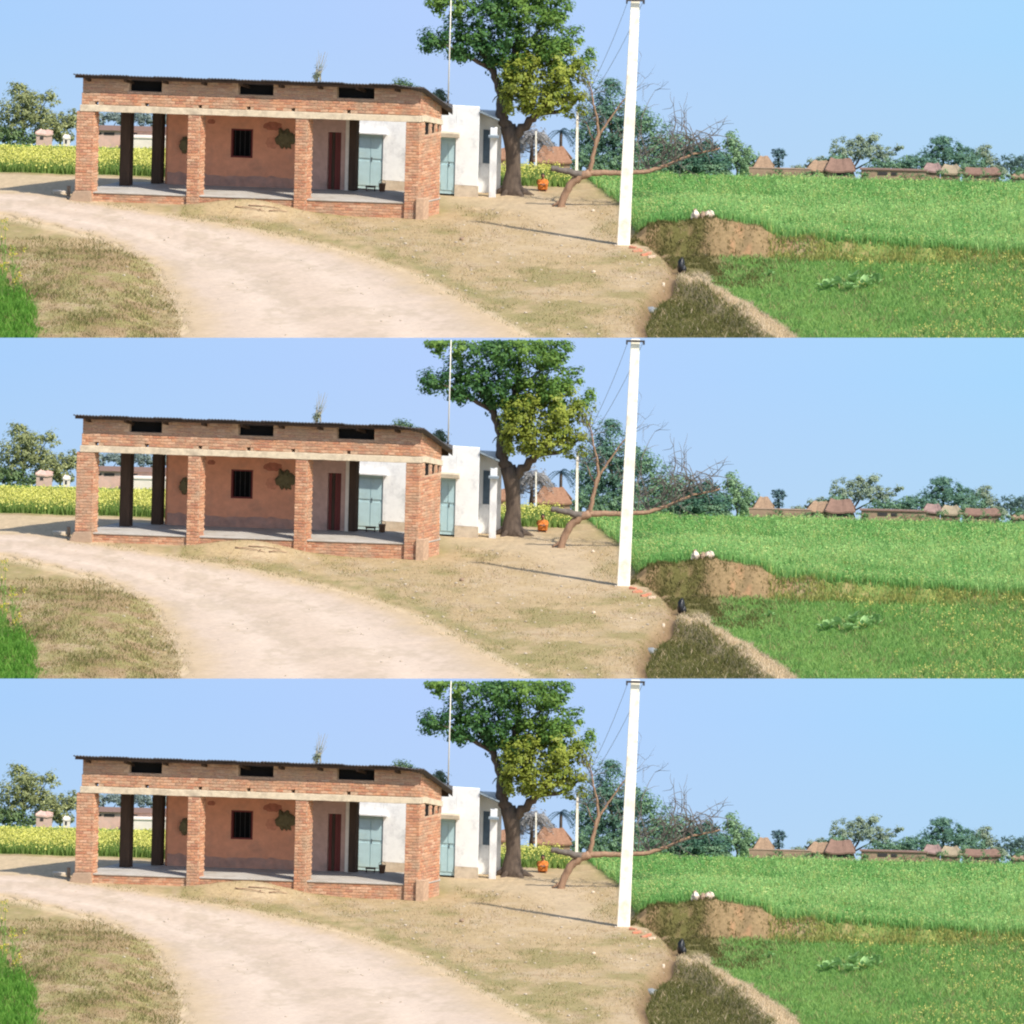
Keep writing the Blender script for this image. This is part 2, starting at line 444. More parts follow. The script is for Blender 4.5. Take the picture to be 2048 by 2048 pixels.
wn_ = np.broadcast_to(w, RX.shape) + .10 * fbm(RX * .5, RY * .15, 1)
trk = np.exp(-((wn_ - .30) / .10) ** 2) + np.exp(-((wn_ - .68) / .10) ** 2)
rc = np.broadcast_to(np.array((.46, .36, .275)), RX.shape + (3,)).copy()
rc = lerp(rc, np.array((.53, .425, .335)), trk * .7)
rc = lerp(rc, np.array((.385, .305, .22)), smooth((fbm(RX * .9, RY * .35, 2) + .5 * fbm(RX * 4, RY * 2, 0) - .02) / .2) * .55)
edge = smooth(1 - np.minimum(w, 1 - w)[None, :] / (.10 + .16 * (fbm(RX * 1.1, RY * .5, 3) + .5)))
rc = lerp(rc, np.array((.43, .32, .195)), edge * .9)
rc = np.clip(rc * (1 + .18 * fbm(RX * 7, RY * 3.5, 1))[..., None], 0, .9)
RZ = RZ - .035 * trk
road = struct(obj_np('road', np.c_[RX.ravel(), RY.ravel(), RZ.ravel() + .03], F[:, ::-1], M_road, None, rc.reshape(-1, 3), True))

# sky backdrop at the back of the place
def sky_backdrop(top_py):
    mt = bpy.data.materials.get('daylight_sky')
    if mt is None:
        mt, nt, bs = nodes('daylight_sky')
        N, L = nt.nodes.new, nt.links.new
        em = N('ShaderNodeEmission')
        co = N('ShaderNodeTexCoord'); sx = N('ShaderNodeSeparateXYZ'); L(co.outputs['Object'], sx.inputs[0])
        r1 = N('ShaderNodeMapRange'); r1.inputs[1].default_value = -17; r1.inputs[2].default_value = 17; L(sx.outputs['X'], r1.inputs[0])
        cr = N('ShaderNodeValToRGB'); e = cr.color_ramp.elements
        e[0].position = 0; e[0].color = (.41, .64, .98, 1)
        e[1].position = 1; e[1].color = (.40, .69, .99, 1)
        q = e.new(.45); q.color = (.47, .64, 1.0, 1)
        L(r1.outputs[0], cr.inputs[0])
        r2 = N('ShaderNodeMapRange'); r2.inputs[1].default_value = -3.2; r2.inputs[2].default_value = 1.6; r2.inputs[3].default_value = .62; r2.inputs[4].default_value = 0; L(sx.outputs['Z'], r2.inputs[0])
        mx = N('ShaderNodeMix'); mx.data_type = 'RGBA'; L(r2.outputs[0], mx.inputs['Factor']); L(cr.outputs[0], mx.inputs['A']); mx.inputs['B'].default_value = (.50, .69, .88, 1)
        L(mx.outputs['Result'], em.inputs[0])
        em.inputs[1].default_value = 1 / 2 ** EXPO
        L(em.outputs[0], nt.nodes['Material Output'].inputs[0])
    b = MB()
    Y = 45.0
    a, c = P(-2600, top_py, Y), P(4600, top_py, Y)
    b.hexa([(a.x, Y, -7), (c.x, Y, -7), (c.x, Y + .2, -7), (a.x, Y + .2, -7), tuple(a), tuple(c), (c.x, Y + .2, c.z), (a.x, Y + .2, a.z)])
    return struct(b.build('sky', mt))
SEAM = -4.6
sky_low = sky_backdrop(SEAM)

# ---------------------------------------------------------------- vegetation helpers
def blades(name, xy, h, wd, lean, tint, material=M_grass, parent=None, bend=.35, zoff=0):
    """one bent two-piece blade per position; tint (n,3)"""
    n = len(xy); X, Y = xy[:, 0], xy[:, 1]
    Z = g(X, Y, True) - .01 + zoff
    a = rng.random(n) * 2 * math.pi; la = rng.random(n) * 2 * math.pi
    sx, sy = np.cos(a) * wd / 2, np.sin(a) * wd / 2
    lx, ly = np.cos(la) * lean * h, np.sin(la) * lean * h
    V = np.empty((n, 5, 3))
    V[:, 0] = np.c_[X - sx, Y - sy, Z]; V[:, 1] = np.c_[X + sx, Y + sy, Z]
    V[:, 2] = np.c_[X + sx * .8 + lx * bend, Y + sy * .8 + ly * bend, Z + h * .6]; V[:, 3] = np.c_[X - sx * .8 + lx * bend, Y - sy * .8 + ly * bend, Z + h * .6]
    V[:, 4] = np.c_[X + lx, Y + ly, Z + h]
    b = np.arange(n)[:, None] * 5
    F = np.concatenate([b + [0, 1, 2], b + [0, 2, 3], b + [3, 2, 4]], 0)
    T = np.repeat(np.asarray(tint)[:, None, :], 5, 1).reshape(-1, 3)
    return obj_np(name, V.reshape(-1, 3), F, material, parent, T)
def quads(pos, size, nrm, tint, aspect=.55):
    """leaf-like rhombic quads"""
    n = len(pos)
    r = rng.normal(size=(n, 3))
    nn = nrm / (np.linalg.norm(nrm, axis=1, keepdims=True) + 1e-9)
    e1 = np.cross(nn, r); e1 /= np.linalg.norm(e1, axis=1, keepdims=True) + 1e-9
    e2 = np.cross(nn, e1)
    s = np.asarray(size)[:, None]
    V = np.stack([pos - e1 * s * .5, pos - e2 * s * aspect * .5 + e1 * s * .05, pos + e1 * s * .5, pos + e2 * s * aspect * .5 + e1 * s * .05], 1)
    F = np.arange(n * 4).reshape(n, 4)
    return V.reshape(-1, 3), F, np.repeat(tint[:, None, :], 4, 1).reshape(-1, 3)
def mixc(c1, c2, t): return np.asarray(c1) + (np.asarray(c2) - np.asarray(c1)) * np.asarray(t)[:, None]
def foliage(lobes, clumps, per, leaf, c1, c2, cr=.28, flat_y=1.0, cut=None, lobe_cols=None):
    """leaf clumps spread through lobes (px, py, Y, r_px[, r_px vertical]); returns V, F, tint"""
    ls = []
    for lb in lobes:
        c = P(lb[0], lb[1], lb[2]); r = lb[3] / PPM; rv = (lb[4] if len(lb) > 4 else lb[3]) / PPM
        ls.append((c, r, rv))
    wts = np.array([r * rv for _, r, rv in ls]); wts /= wts.sum()
    pos, nr, tn = [], [], []
    for k in rng.choice(len(ls), clumps, p=wts):
        c, r, rv = ls[k]
        d = rng.normal(size=3); d /= np.linalg.norm(d)
        q = (rng.random() ** .45) * (1.12 if rng.random() < .12 else 1)
        cc = np.array(c) + d * q * np.array((r, r * flat_y, rv))
        crr = cr * (.6 + .8 * rng.random())
        e = rng.normal(size=(per, 3)); e /= np.linalg.norm(e, axis=1, keepdims=True)
        e *= (rng.random(per) ** .5)[:, None]
        pos.append(cc + e * crr * np.array((1, 1, .75)))
        nr.append(e + d * .5 + np.array((0, 0, .7)) + rng.normal(size=(per, 3)) * .4)
        col = (c1, c2) if not lobe_cols or not lobe_cols[k] else lobe_cols[k]
        t = np.clip(rng.random() * .8 + rng.random(per) * .4 - .1, 0, 1)
        tn.append(mixc(col[0], col[1], t))
    pos = np.concatenate(pos); nr = np.concatenate(nr); tn = np.concatenate(tn)
    if cut is not None:
        keep = np.array([pos[:, 0] * -SR + (pos[:, 1] * SP + pos[:, 2] * CP - GZ) * CR < (342.4 - cut) / PPM - leaf * .55])[0]
        pos, nr, tn = pos[keep], nr[keep], tn[keep]
    size = leaf * (.5 + 1.0 * rng.random(len(pos)) ** 1.5)
    return quads(pos, size, nr, tn)
def limb(b, pts, r0, r1, n=7, wob=.0, sub=4, rough=.12):
    """tapered, slightly crooked limb through points"""
    pts = [Vector(p) for p in pts]; out = []
    for i in range(len(pts) - 1):
        for k in range(sub):
            out.append(pts[i].lerp(pts[i + 1], k / sub) + (Vector(rng.normal(size=3)) * wob if (i or k) else Vector()))
    out.append(pts[-1])
    L = len(out)
    b.tube(out, [r0 + (r1 - r0) * (i / (L - 1)) ** .8 for i in range(L)], n, True, None, rough)
    return out

# ---------------------------------------------------------------- the brick building
PSI = rad(4.5)
FA = Vector((math.cos(PSI), -math.sin(PSI), 0)); FB = Vector((.42, .906, 0))
_c = G(838, 438)
BO_right = Vector((un(840, 330)[0], 5.75, 0))
LEN = 11.35
BO = BO_right - FA * LEN
def BW(s, t, z): return BO + FA * s + FB * t + Vector((0, 0, z))
def FS(px, py, t=0):
    """facade coordinates (s, z) of a picture position at depth t into the building"""
    u, v = un(px, py)
    s = (u - BO.x - FB.x * t) / FA.x
    Y = BO.y + FA.y * s + FB.y * t
    return s, (v + GZ - Y * SP) / CP
ZF, ZB0, ZB1, ZR = .55, 3.25, 3.47, 4.50
bld = thing('brick_building', BW(0, 0, .2), 'long open-fronted red brick building with square pillars beside the road, {} strip', 'building', 'repeats of the brick building')
FN = FA.cross(Vector((0, 0, 1))).normalized()           # towards the camera
BD = FB.normalized(); EN = BD.cross(Vector((0, 0, 1))).normalized()   # outwards from the right end
def bhex(b, s0, s1, t0, t1, z0, z1, dz=0, tint=None):
    b.hexa([BW(s0, t0, z0), BW(s1, t0, z0), BW(s1, t1, z0 + dz), BW(s0, t1, z0 + dz), BW(s0, t0, z1), BW(s1, t0, z1), BW(s1, t1, z1 + dz), BW(s0, t1, z1 + dz)], tint)

BRICK_T = [(.45, .215, .125), (.49, .25, .145), (.40, .175, .10), (.52, .31, .20), (.46, .23, .13), (.37, .175, .11), (.50, .28, .17), (.44, .225, .14),
           (.36, .22, .15), (.39, .25, .17), (.33, .19, .13), (.42, .28, .20), (.37, .21, .14), (.34, .22, .16), (.40, .24, .15), (.35, .20, .14)]
BL, BH, BT = .25, .098, .05
brick_me = {}
def brick_mesh(l, v):
    key = (round(l, 2), v)
    if key not in brick_me:
        b = MB(); h = (BH - .017) / 2; c = .008; x, y, z = key[0] / 2, BT / 2, h
        rr = np.random.default_rng(v * 7 + int(l * 100))
        j = lambda: (rr.random() - .5) * .012
        base = [(-x + j(), y, -z + j()), (x + j(), y, -z + j()), (x + j(), y, z + j()), (-x + j(), y, z + j())]
        mid = [(p[0], -y + c, p[2]) for p in base]; fr = [(p[0] * (1 - c / x), -y, p[2] * (1 - c / z)) for p in base]
        b.add(base + mid + fr, [(0, 1, 5, 4), (1, 2, 6, 5), (2, 3, 7, 6), (3, 0, 4, 7), (4, 5, 9, 8), (5, 6, 10, 9), (6, 7, 11, 10), (7, 4, 8, 11), (8, 9, 10, 11), (3, 2, 1, 0)], BRICK_T[v])
        brick_me[key] = b.mesh('brick'); brick_me[key].materials.append(M_brick)
    return brick_me[key]
BRK = []     # (rank, part, matrix, length, variant)
def brick_face(part, org, e, n, length, z0, z1, rank, hole=None, slope=0.0, prot=.012, dull=0):
    """one face of brick courses: org = corner at height 0, e along, n outwards"""
    k = 0; z = z0 + BH / 2
    while z < z1 - BH * .3:
        x = -(k % 2) * BL / 2
        while x < length - .04:
            a, c = max(x, 0), min(x + BL, length)
            if c - a > .07:
                l = c - a - .014
                l = round(l / .03) * .03 if l < BL - .03 else BL - .014
                mid = (a + c) / 2
                if hole is None or not hole(a, c, z):
                    p = Vector(org) + e * mid + n * (prot - BT / 2 + .010 * (rng.random() - .3)) + Vector((0, 0, z + slope * mid + .004 * (rng.random() - .5)))
                    ey = -n
                    mt = Matrix((e, ey, e.cross(ey))).transposed().to_4x4()
                    if abs(slope) > 0:
                        mt = mt @ Matrix.Rotation(math.atan(slope), 4, 'Y').inverted()
                    mt.translation = p
                    BRK.append((rank, part, mt, max(l, .05), int(rng.integers(8)) + 8 * dull))
            x += BL
        z += BH; k += 1

# plinth and floor
FD = 3.3; END_T = 1.62; KR = FB.x / FA.x      # behind the end wall the right side runs straight back
def slab(b, s0, s1, t0, z0, z1):
    ring = [(s0, t0), (s1, t0), (s1, END_T + .02), (s1 - KR * (FD - END_T) - .1, FD), (s0, FD)]
    vs = [BW(s, t, z0) for s, t in ring] + [BW(s, t, z1) for s, t in ring]
    b.add(vs, [(4, 3, 2, 1, 0), (5, 6, 7, 8, 9)] + [(k, (k + 1) % 5, 5 + (k + 1) % 5, 5 + k) for k in range(5)])
b = MB(); slab(b, 0, LEN - .01, .02, -.5, ZF - .05)
plinth = b.build('plinth', M_mortar, bld)
b = MB(); slab(b, -.03, LEN + .02, -.035, ZF - .05, ZF)
floor_o = b.build('floor_slab', M_floor, bld, bevel=.01)
brick_face(plinth, BW(0, .02, 0), FA, FN, LEN, -.10, ZF - .05, 3)
brick_face(plinth, BW(LEN - .01, .02, 0), BD, EN, 1.55, -.10, ZF - .05, 4)

# pillars of the front row
def front_pillar(px0, px1, rank, base_h=0):
    s0, _ = FS(px0, 320); s1, _ = FS(px1, 320)
    b = MB(); d = (s1 - s0)
    bhex(b, s0 + .012, s1 - .012, -.075, .34, -.3, ZB0 - .003)
    p = b.build('pillar', M_mortar, bld)
    brick_face(p, BW(s0, -.078, 0), FA, FN, s1 - s0, ZF - .65, ZB0 - .02, rank)
    brick_face(p, BW(s1 - .008, -.078, 0), BD, EN, .44, ZF - .65, ZB0 - .02, rank + 1)
    return p, s0, s1
pl, ps0, ps1 = front_pillar(153, 188, 0)
front_pillar(376, 401, 0)
front_pillar(591, 616, 0)
p4, q0, q1 = front_pillar(812, 840, 0)

# right end wall in brick, with three vertical vents under the tie beam
def end_hole(a, c, z):
    m_ = (a + c) / 2
    return z > 2.93 - .1 * m_ and z < 3.30 and any(abs(m_ - q) < .15 for q in (.58, 1.05, 1.48)) and (c - a) > .0 and (int((a + .01) / .135) % 2 == 0)
b = MB()
bhex(b, LEN - .25, LEN - .012, .345, END_T, ZF - .9, 2.78)
for a, c in [(.345, .36), (.72, .90), (1.16, 1.34), (1.52, END_T)]:
    bhex(b, LEN - .25, LEN - .012, a, c, 2.78, 3.2)
endw = b.build('end_wall', M_mortar, bld)
b = MB(); bhex(b, LEN - .10, LEN - .05, .36, END_T - .01, 2.78, 3.14); b.build('vent_shade_sheet', M_black, bld)  # added black sheet: the dark inside the vents put into colour
brick_face(endw, BW(LEN - .008, .345, 0), BD, EN, (END_T - .345) * FB.length, -.1, 2.80, 2)
for a, c in [(.72, .90), (1.16, 1.34), (1.52, END_T)]:
    brick_face(endw, BW(LEN - .008, a, 0), BD, EN, (c - a) * FB.length, 2.80, 3.16, 2)

# tie beam along the front and round the end
b = MB(); NB = 40; rows = []
for i in range(NB + 1):
    s_ = -.02 + (LEN + .04) * i / NB; j = lambda: .014 * (rng.random() - .5)
    rows += [BW(s_, -.115 + j(), ZB0 + j() + .004), BW(s_, .25, ZB0), BW(s_, .25, ZB1), BW(s_, -.115 + j(), ZB1 + j() - .004)]
b.add(rows, [(i * 4 + k, i * 4 + (k + 1) % 4, i * 4 + 4 + (k + 1) % 4, i * 4 + 4 + k) for i in range(NB) for k in range(4)] + [(3, 2, 1, 0), (NB * 4, NB * 4 + 1, NB * 4 + 2, NB * 4 + 3)])
beam = b.build('tie_beam', M_cream, bld, bevel=.012)
b = MB()
b.hexa([BW(LEN - .26, .255, ZB0), BW(LEN + .03, .255, ZB0), BW(LEN + .03, END_T + .05, ZB0 - .26), BW(LEN - .26, END_T + .05, ZB0 - .26),
        BW(LEN - .26, .255, ZB1 - .0), BW(LEN + .03, .255, ZB1 - .0), BW(LEN + .03, END_T + .05, ZB1 - .30), BW(LEN - .26, END_T + .05, ZB1 - .30)])
b.build('end_beam', M_cream, bld, bevel=.012)

# frieze: proud brick band below, recessed wall with vent openings above
vents = []
for a, c, y0, y1 in [(258, 323, 158, 183), (476, 546, 164, 190), (673, 748, 168, 197)]:
    s0, z1 = FS(a, y0); s1, z0 = FS(c, y1); vents.append((s0, s1, z0 - .03, 4.36))
put = []
for px, py in [(194, 201), (294, 206), (401, 210), (498, 214), (587, 216), (698, 221)]:
    s, z = FS(px, py); put.append(s)
ZM = 3.86
b = MB()
edges = [0.01]
for s in put: edges += [s - .065, s + .065]
edges.append(LEN - .01)
for i in range(0, len(edges), 2): bhex(b, edges[i], edges[i + 1], -.03, .2, ZB1 + .003, ZB1 + .13)
bhex(b, .01, LEN - .01, -.03, .2, ZB1 + .13, ZM)
prev = .01
for s0, s1, z0, z1 in vents:
    bhex(b, prev, s0, .03, .2, ZM, 4.38); bhex(b, s0, s1, .03, .2, ZM, z0); prev = s1
bhex(b, prev, LEN - .01, .03, .2, ZM, 4.38)
frieze = b.build('frieze_wall', M_mortar, bld)
brick_face(frieze, BW(0, -.032, 0), FA, FN, LEN, ZB1 + .01, ZM, 0, hole=lambda a, c, z: z < ZB1 + .12 and any(c > s - .075 and a < s + .075 for s in put))
brick_face(frieze, BW(0, .028, 0), FA, FN, LEN, ZM, 4.40, 2, hole=lambda a, c, z: any(c > s0 + .02 and a < s1 - .02 and z > z0 - .03 for s0, s1, z0, z1 in vents), dull=1)  # duller tints: greyer wall surface plus the roof's shade put into the colour
b = MB(); bhex(b, 0.3, LEN - .25, .36, .40, 3.50, 4.26); b.build('loft_shade_sheet', M_black, bld)  # black sheet added behind the openings, standing in for loft shade
# gable brickwork above the end beam
b = MB()
b.hexa([BW(LEN - .25, .205, ZB1), BW(LEN - .012, .205, ZB1), BW(LEN - .012, END_T, ZB1 - .30), BW(LEN - .25, END_T, ZB1 - .30),
        BW(LEN - .25, .205, 4.30), BW(LEN - .012, .205, 4.24), BW(LEN - .012, END_T, 3.62), BW(LEN - .25, END_T, 3.66)])
gab = b.build('gable_wall', M_mortar, bld)
brick_face(gab, BW(LEN - .008, -.03, 0), BD, EN, (END_T + .03) * FB.length, ZB1 + .01, 4.20, 2, slope=-.19, hole=lambda a, c, z: z - .19 * (a + c) / 2 > 4.28 - .35 * (a + c) / 2)

# bricks: the ones that show largest are pieces of their own, the rest one joined part
BRK.sort(key=lambda r: (r[0], -r[3]))
rest = MB()
for i, (rank, part, mt, l, v) in enumerate(BRK):
    me = brick_mesh(l, v)
    if i < 300:
        o = bpy.data.objects.new('brick', me); link(o); o.parent = part; o.matrix_basis = mt
    else:
        vs = [mt @ q.co for q in me.vertices]
        rest.add(vs, [tuple(p.vertices) for p in me.polygons], BRICK_T[v])
stuff(rest.build('brickwork', M_brick, bld))

# roof of corrugated sheets on rafters
RS = math.tan(rad(14.0))
roof_b = MB()
for k in range(9):
    s = .25 + k * (LEN - 1.0) / 8; tb = min(4.9, 1.7 + (LEN + .1 - s) / KR)
    z0 = ZR - .16
    roof_b.hexa([BW(s - .04, -.30, z0 - .03 + .0), BW(s + .04, -.30, z0 - .03), BW(s + .04, tb, z0 - .03 - (tb + .3) * RS), BW(s - .04, tb, z0 - .03 - (tb + .3) * RS),
                 BW(s - .04, -.30, z0 + .06), BW(s + .04, -.30, z0 + .06), BW(s + .04, tb, z0 + .06 - (tb + .3) * RS), BW(s - .04, tb, z0 + .06 - (tb + .3) * RS)])
roof = roof_b.build('roof', M_dark, bld)
b = MB(); bhex(b, -.10, LEN + .2, -.36, -.26, ZR - .11, ZR - .035); b.build('eaves_shade_board', M_dark, roof)  # dark board added at the edge, also standing in for the rafters' shadow
nsh = 13; wsh = (LEN + .37) / nsh
for k in range(nsh):
    b = MB(); s0 = -.12 + k * wsh; n = 36
    t0 = -.46 + .07 * (rng.random() - .5); dz = .016 * (k % 2) + .012 * rng.random()
    rows = []
    for (q, th) in [(0, 0), (0, .022), (.3, .022), (.65, .022), (1, .022), (1, 0), (.65, 0), (.3, 0)]:
        r = []
        for i in range(n + 1):
            s = s0 + (wsh + .05) * i / n
            t = t0 + q * (min(5.0, max(.9, 1.85 + (LEN + .27 - s) / KR)) - t0)
            sag = .03 * fbm(np.array(s * .7), np.array(t * .4), 1, 2)
            e_ = float(smooth((s - LEN + .75) / .9)); curve = -.07 * e_ - .16 * e_ * (t + .46)
            r.append(BW(s, t, ZR + dz + th - (t + .46) * RS + .018 * math.sin(2 * math.pi * i / 4) + float(sag) + curve))
        rows.append(r)
    V_ = [p for r in rows for p in r]; m_ = n + 1; fs = []
    for j in range(8):
        j2 = (j + 1) % 8
        for i in range(n): fs.append((j * m_ + i, j * m_ + i + 1, j2 * m_ + i + 1, j2 * m_ + i))
    fs.append(tuple(j * m_ for j in range(8))); fs.append(tuple(j * m_ + n for j in reversed(range(8))))
    b.add(V_, fs); b.build('roof_sheet', M_sheet, roof)

# back row of pillars and inner walls
def inner(px, py, z=ZF):
    """floor position (s, t) seen at a picture point"""
    u, v = un(px, py); Y = (v + GZ - z * CP) / SP
    t = (Y - BO.y - FA.y / FA.x * (u - BO.x)) / (FB.y - FA.y / FA.x * FB.x)
    s = (u - BO.x - FB.x * t) / FA.x
    return s, t
def top_at(s, t): return ZR - .2 - (t + .46) * RS
for pa, pb, py in [(238, 258, 371), (302, 321, 367)]:
    s0, t0 = inner(pa, py); s1, _ = inner(pb, py); t0 = min(t0, 2.9)
    b = MB(); bhex(b, s0, s0 + (pb - pa) / PPM, t0, t0 + .3, ZF, top_at(s0, t0 + .3) - .02)
    b.build('back_pillar', M_dark, bld, bevel=.01)
WT = 2.9     # depth of the inner wall
sA = FS(334, 340, WT)[0]; sB = FS(606, 340, WT)[0]; sC = FS(690, 340, WT)[0]
ztop = top_at(0, WT + .2)
w0, wz1 = FS(463, 257, WT); w1, wz0 = FS(505, 316, WT)
b = MB()
bhex(b, sA, w0, WT, WT + .2, ZF, ztop); bhex(b, w1, sB, WT, WT + .2, ZF, ztop)
bhex(b, w0, w1, WT, WT + .2, ZF, wz0); bhex(b, w0, w1, WT, WT + .2, wz1, ztop)
wallA = b.build('inner_wall', M_render_pink, bld)
b = MB(); bhex(b, sA - .15, sA, WT + .201, 5.0, ZF, ztop - .5); bhex(b, sA, sC - 1.0, 4.85, 5.0, -.3, ztop - .42); b.build('room_wall', M_render_pink, bld)
d0, dz1 = FS(656, 264, WT); d1, _ = FS(683, 264, WT)
b = MB()
bhex(b, sB, d0, WT, WT + .2, ZF, ztop); bhex(b, d1, sC, WT, WT + .2, ZF, ztop); bhex(b, d0, d1, WT, WT + .2, dz1, ztop)
k_ = KR * (4.84 - WT - .2)
b.hexa([BW(sC - .15, WT + .201, ZF - .6), BW(sC, WT + .201, ZF - .6), BW(sC - k_, 4.84, ZF - .6), BW(sC - .15 - k_, 4.84, ZF - .6), BW(sC - .15, WT + .201, ztop), BW(sC, WT + .201, ztop), BW(sC - k_, 4.84, ztop - .5), BW(sC - .15 - k_, 4.84, ztop - .5)])
b.build('door_wall', M_mauve, bld)
# damp stained band along the foot of the inner wall
b = MB(); n_ = 60; vs = []
for i in range(n_ + 1):
    s_ = sA + .01 + (sB - sA - .02) * i / n_; hz = .42 + .5 * float(fbm(np.array(s_ * 1.3), np.array(4.0), 2, 5))
    vs += [BW(s_, WT - .004, ZF + .001), BW(s_, WT - .004, ZF + hz * .75), BW(s_, WT - .001, ZF + hz)]
b.add(vs, [(i * 3 + k, i * 3 + 3 + k, i * 3 + 4 + k, i * 3 + 1 + k) for i in range(n_) for k in range(2)])
b.build('damp_band', mat('damp_plaster', (.46, .235, .17), var=.25, scale=3, bump=.15, dirt=(.34, .20, .16), dscale=2.0, dthr=.5), wallA)
# window with frame and bars
b = MB()
for a, c, z0, z1 in [(w0, w0 + .05, wz0, wz1), (w1 - .05, w1, wz0, wz1), (w0 + .05, w1 - .05, wz0, wz0 + .05), (w0 + .05, w1 - .05, wz1 - .05, wz1)]:
    bhex(b, a, c, WT - .012, WT + .1, z0, z1)
win = b.build('window', M_reddoor, bld)
for k in range(4):
    b = MB(); s = w0 + .12 + k * (w1 - w0 - .24) / 3
    b.tube([BW(s, WT + .05, wz0 + .04), BW(s, WT + .05, wz1 - .04)], [.008, .008], 6); b.build('window_bar', M_iron, win)
b = MB(); bhex(b, w0 - .2, w1 + .2, WT + .6, WT + .62, wz0 - .4, wz1 + .3); b.build('room_shade_sheet', M_black, bld)  # black sheet added behind the window in place of the room's shade
# double door of red-brown boards
b = MB(); bhex(b, d0 + .002, d1 - .002, WT + .10, WT + .15, ZF + .002, dz1 - .002); dr = b.build('door', M_reddoor, bld)
for k in range(4):
    b = MB(); s = d0 + .02 + k * (d1 - d0 - .04) / 4
    bhex(b, s, s + (d1 - d0 - .04) / 4 - .012, WT + .07, WT + .10, ZF + .01, dz1 - .01); b.build('board', M_reddoor if k != 1 else M_dark, dr)
# marks on the inner wall
def patch(name, px, py, rx, ry, mtl, depth, seed, parent, jag=.24):
    s, z = FS(px, py, WT); b = MB(); rr = np.random.default_rng(seed); n = 26
    ring = []
    for k in range(n):
        a = 2 * math.pi * k / n; q = 1 - jag / 2 + jag * rr.random()
        ring.append((s + rx / PPM * q * math.cos(a), z + ry / PPM * q * math.sin(a)))
    vs = [BW(x, WT - depth * .4, y) for x, y in ring] + [BW(s + (x - s) * .6, WT - depth, z + (y - z) * .6) for x, y in ring] + [BW(x, WT - .002, y) for x, y in ring]
    fs = [(k, (k + 1) % n, n + (k + 1) % n, n + k) for k in range(n)] + [(2 * n + k, 2 * n + (k + 1) % n, (k + 1) % n, k) for k in range(n)] + [tuple(range(n, 2 * n))]
    b.add(vs, fs); return b.build(name, mtl, parent)
patch('wall_stain', 423, 243, 8, 5, M_maroon, .006, 2, wallA)
patch('wall_stain', 546, 252, 19, 9, M_maroon, .006, 3, wallA)
patch('wall_stain', 545, 285, 13, 12, mat('faded_wall_paint', (.50, .20, .12), var=.2), .005, 4, wallA)
tag(patch('hanging_sack', 572, 277, 17, 21, M_sack, .16, 5, None, .5), 'olive sack hanging on the pink inner wall left of the third pillar, {} strip', 'sack', 'sacks on the inner wall')
tag(patch('hanging_basket', 371, 290, 10, 17, M_sack, .2, 6, None), 'round brown basket on the pink wall half behind the second pillar, {} strip', 'basket', 'baskets on the inner wall')
# pillar and bright post beside the opening to the white house
b = MB(); sE = FS(699, 340, WT)[0]
bhex(b, sE, sE + .24, WT - .1, WT + .15, ZF, top_at(0, WT + .1) - .06); b.build('back_pillar', M_dark, bld, bevel=.01)
b = MB(); bhex(b, sE - .12, sE - .004, WT - .08, WT + .02, ZF, top_at(0, WT + .1) - .08); b.build('pale_post', M_palewall, bld)
# beam carrying the roof at the back
b = MB(); bhex(b, .05, LEN - .3, 2.86, 2.895, ztop - .22, ztop + .02); b.build('back_beam', M_dark, bld)
# pale plastered foot of the corner pillar and muddy foot of the left one
b = MB()
b.box(BW(LEN + .11, -.0, .33), FA * .14, BD * .2, Vector((0, 0, .38))); b.build('pillar_foot', M_mortar, bld, bevel=.02)
b = MB(); b.hexa([BW(-.36, -.32, 0), BW(.52, -.28, 0), BW(.52, -.09, 0), BW(-.36, .3, 0), BW(-.16, -.16, .55), BW(.44, -.16, .58), BW(.42, -.09, .6), BW(-.14, .2, .6)])
b.build('pillar_foot', M_mud, bld, bevel=.03)

# clay bucket and low stool on the verandah floor
s, t = inner(764, 383)
c = BW(s, t, ZF)
bk = thing('bucket', c, 'small brown bucket on the verandah floor before the turquoise door, {} strip', 'bucket', 'verandah buckets')
b = MB(); b.lathe(c, [(.001, .0), (.09, .002), (.12, .26), (.125, .27), (.11, .268), (.085, .03), (.001, .03)]); b.build('body', M_pot, bk, True)
b = MB(); b.tube([c + Vector((.12 * math.cos(a), 0, .27 + .12 * math.sin(a))) for a in np.linspace(0, math.pi, 9)], [.006] * 9, 5); b.build('handle', M_iron, bk)
s, t = inner(741, 381)
c = BW(s, t, ZF)
st = thing('low_stool', c, 'low dark wooden stool beside the bucket on the verandah, {} strip', 'stool', 'verandah stools')
b = MB(); b.box(c + Vector((0, 0, .13)), (.17, 0, 0), (0, .12, 0), (0, 0, .02)); b.build('seat', M_dark, st)
for i in (-1, 1):
    for j in (-1, 1):
        b = MB(); b.box(c + Vector((i * .14, j * .09, .055)), (.018, 0, 0), (0, .018, 0), (0, 0, .055)); b.build('leg', M_dark, st)

# loose sticks lying on the heaped earth
for k, (pa, pb) in enumerate([((497, 414), (560, 419)), ((520, 421), (592, 413)), ((538, 424), (575, 425)), ((470, 416), (530, 424))]):
    a, c = G(*pa), G(*pb)
    b = MB(); limb(b, [a + Vector((0, 0, .04)), (a + c) / 2 + Vector((0, -.02, .07)), c + Vector((0, 0, .035))], .022, .010, 6, .008)
    tag(b.build('stick', M_deadwood, None, True), ['pale straight stick lying highest on the earth heap by the brick plinth', 'long pale stick slanting up to the third pillar on the earth heap', 'short pale stick lying lowest on the earth heap', 'leftmost pale stick lying on the earth heap before the plinth'][k] + ', {} strip', 'stick', 'sticks on the earth heap')

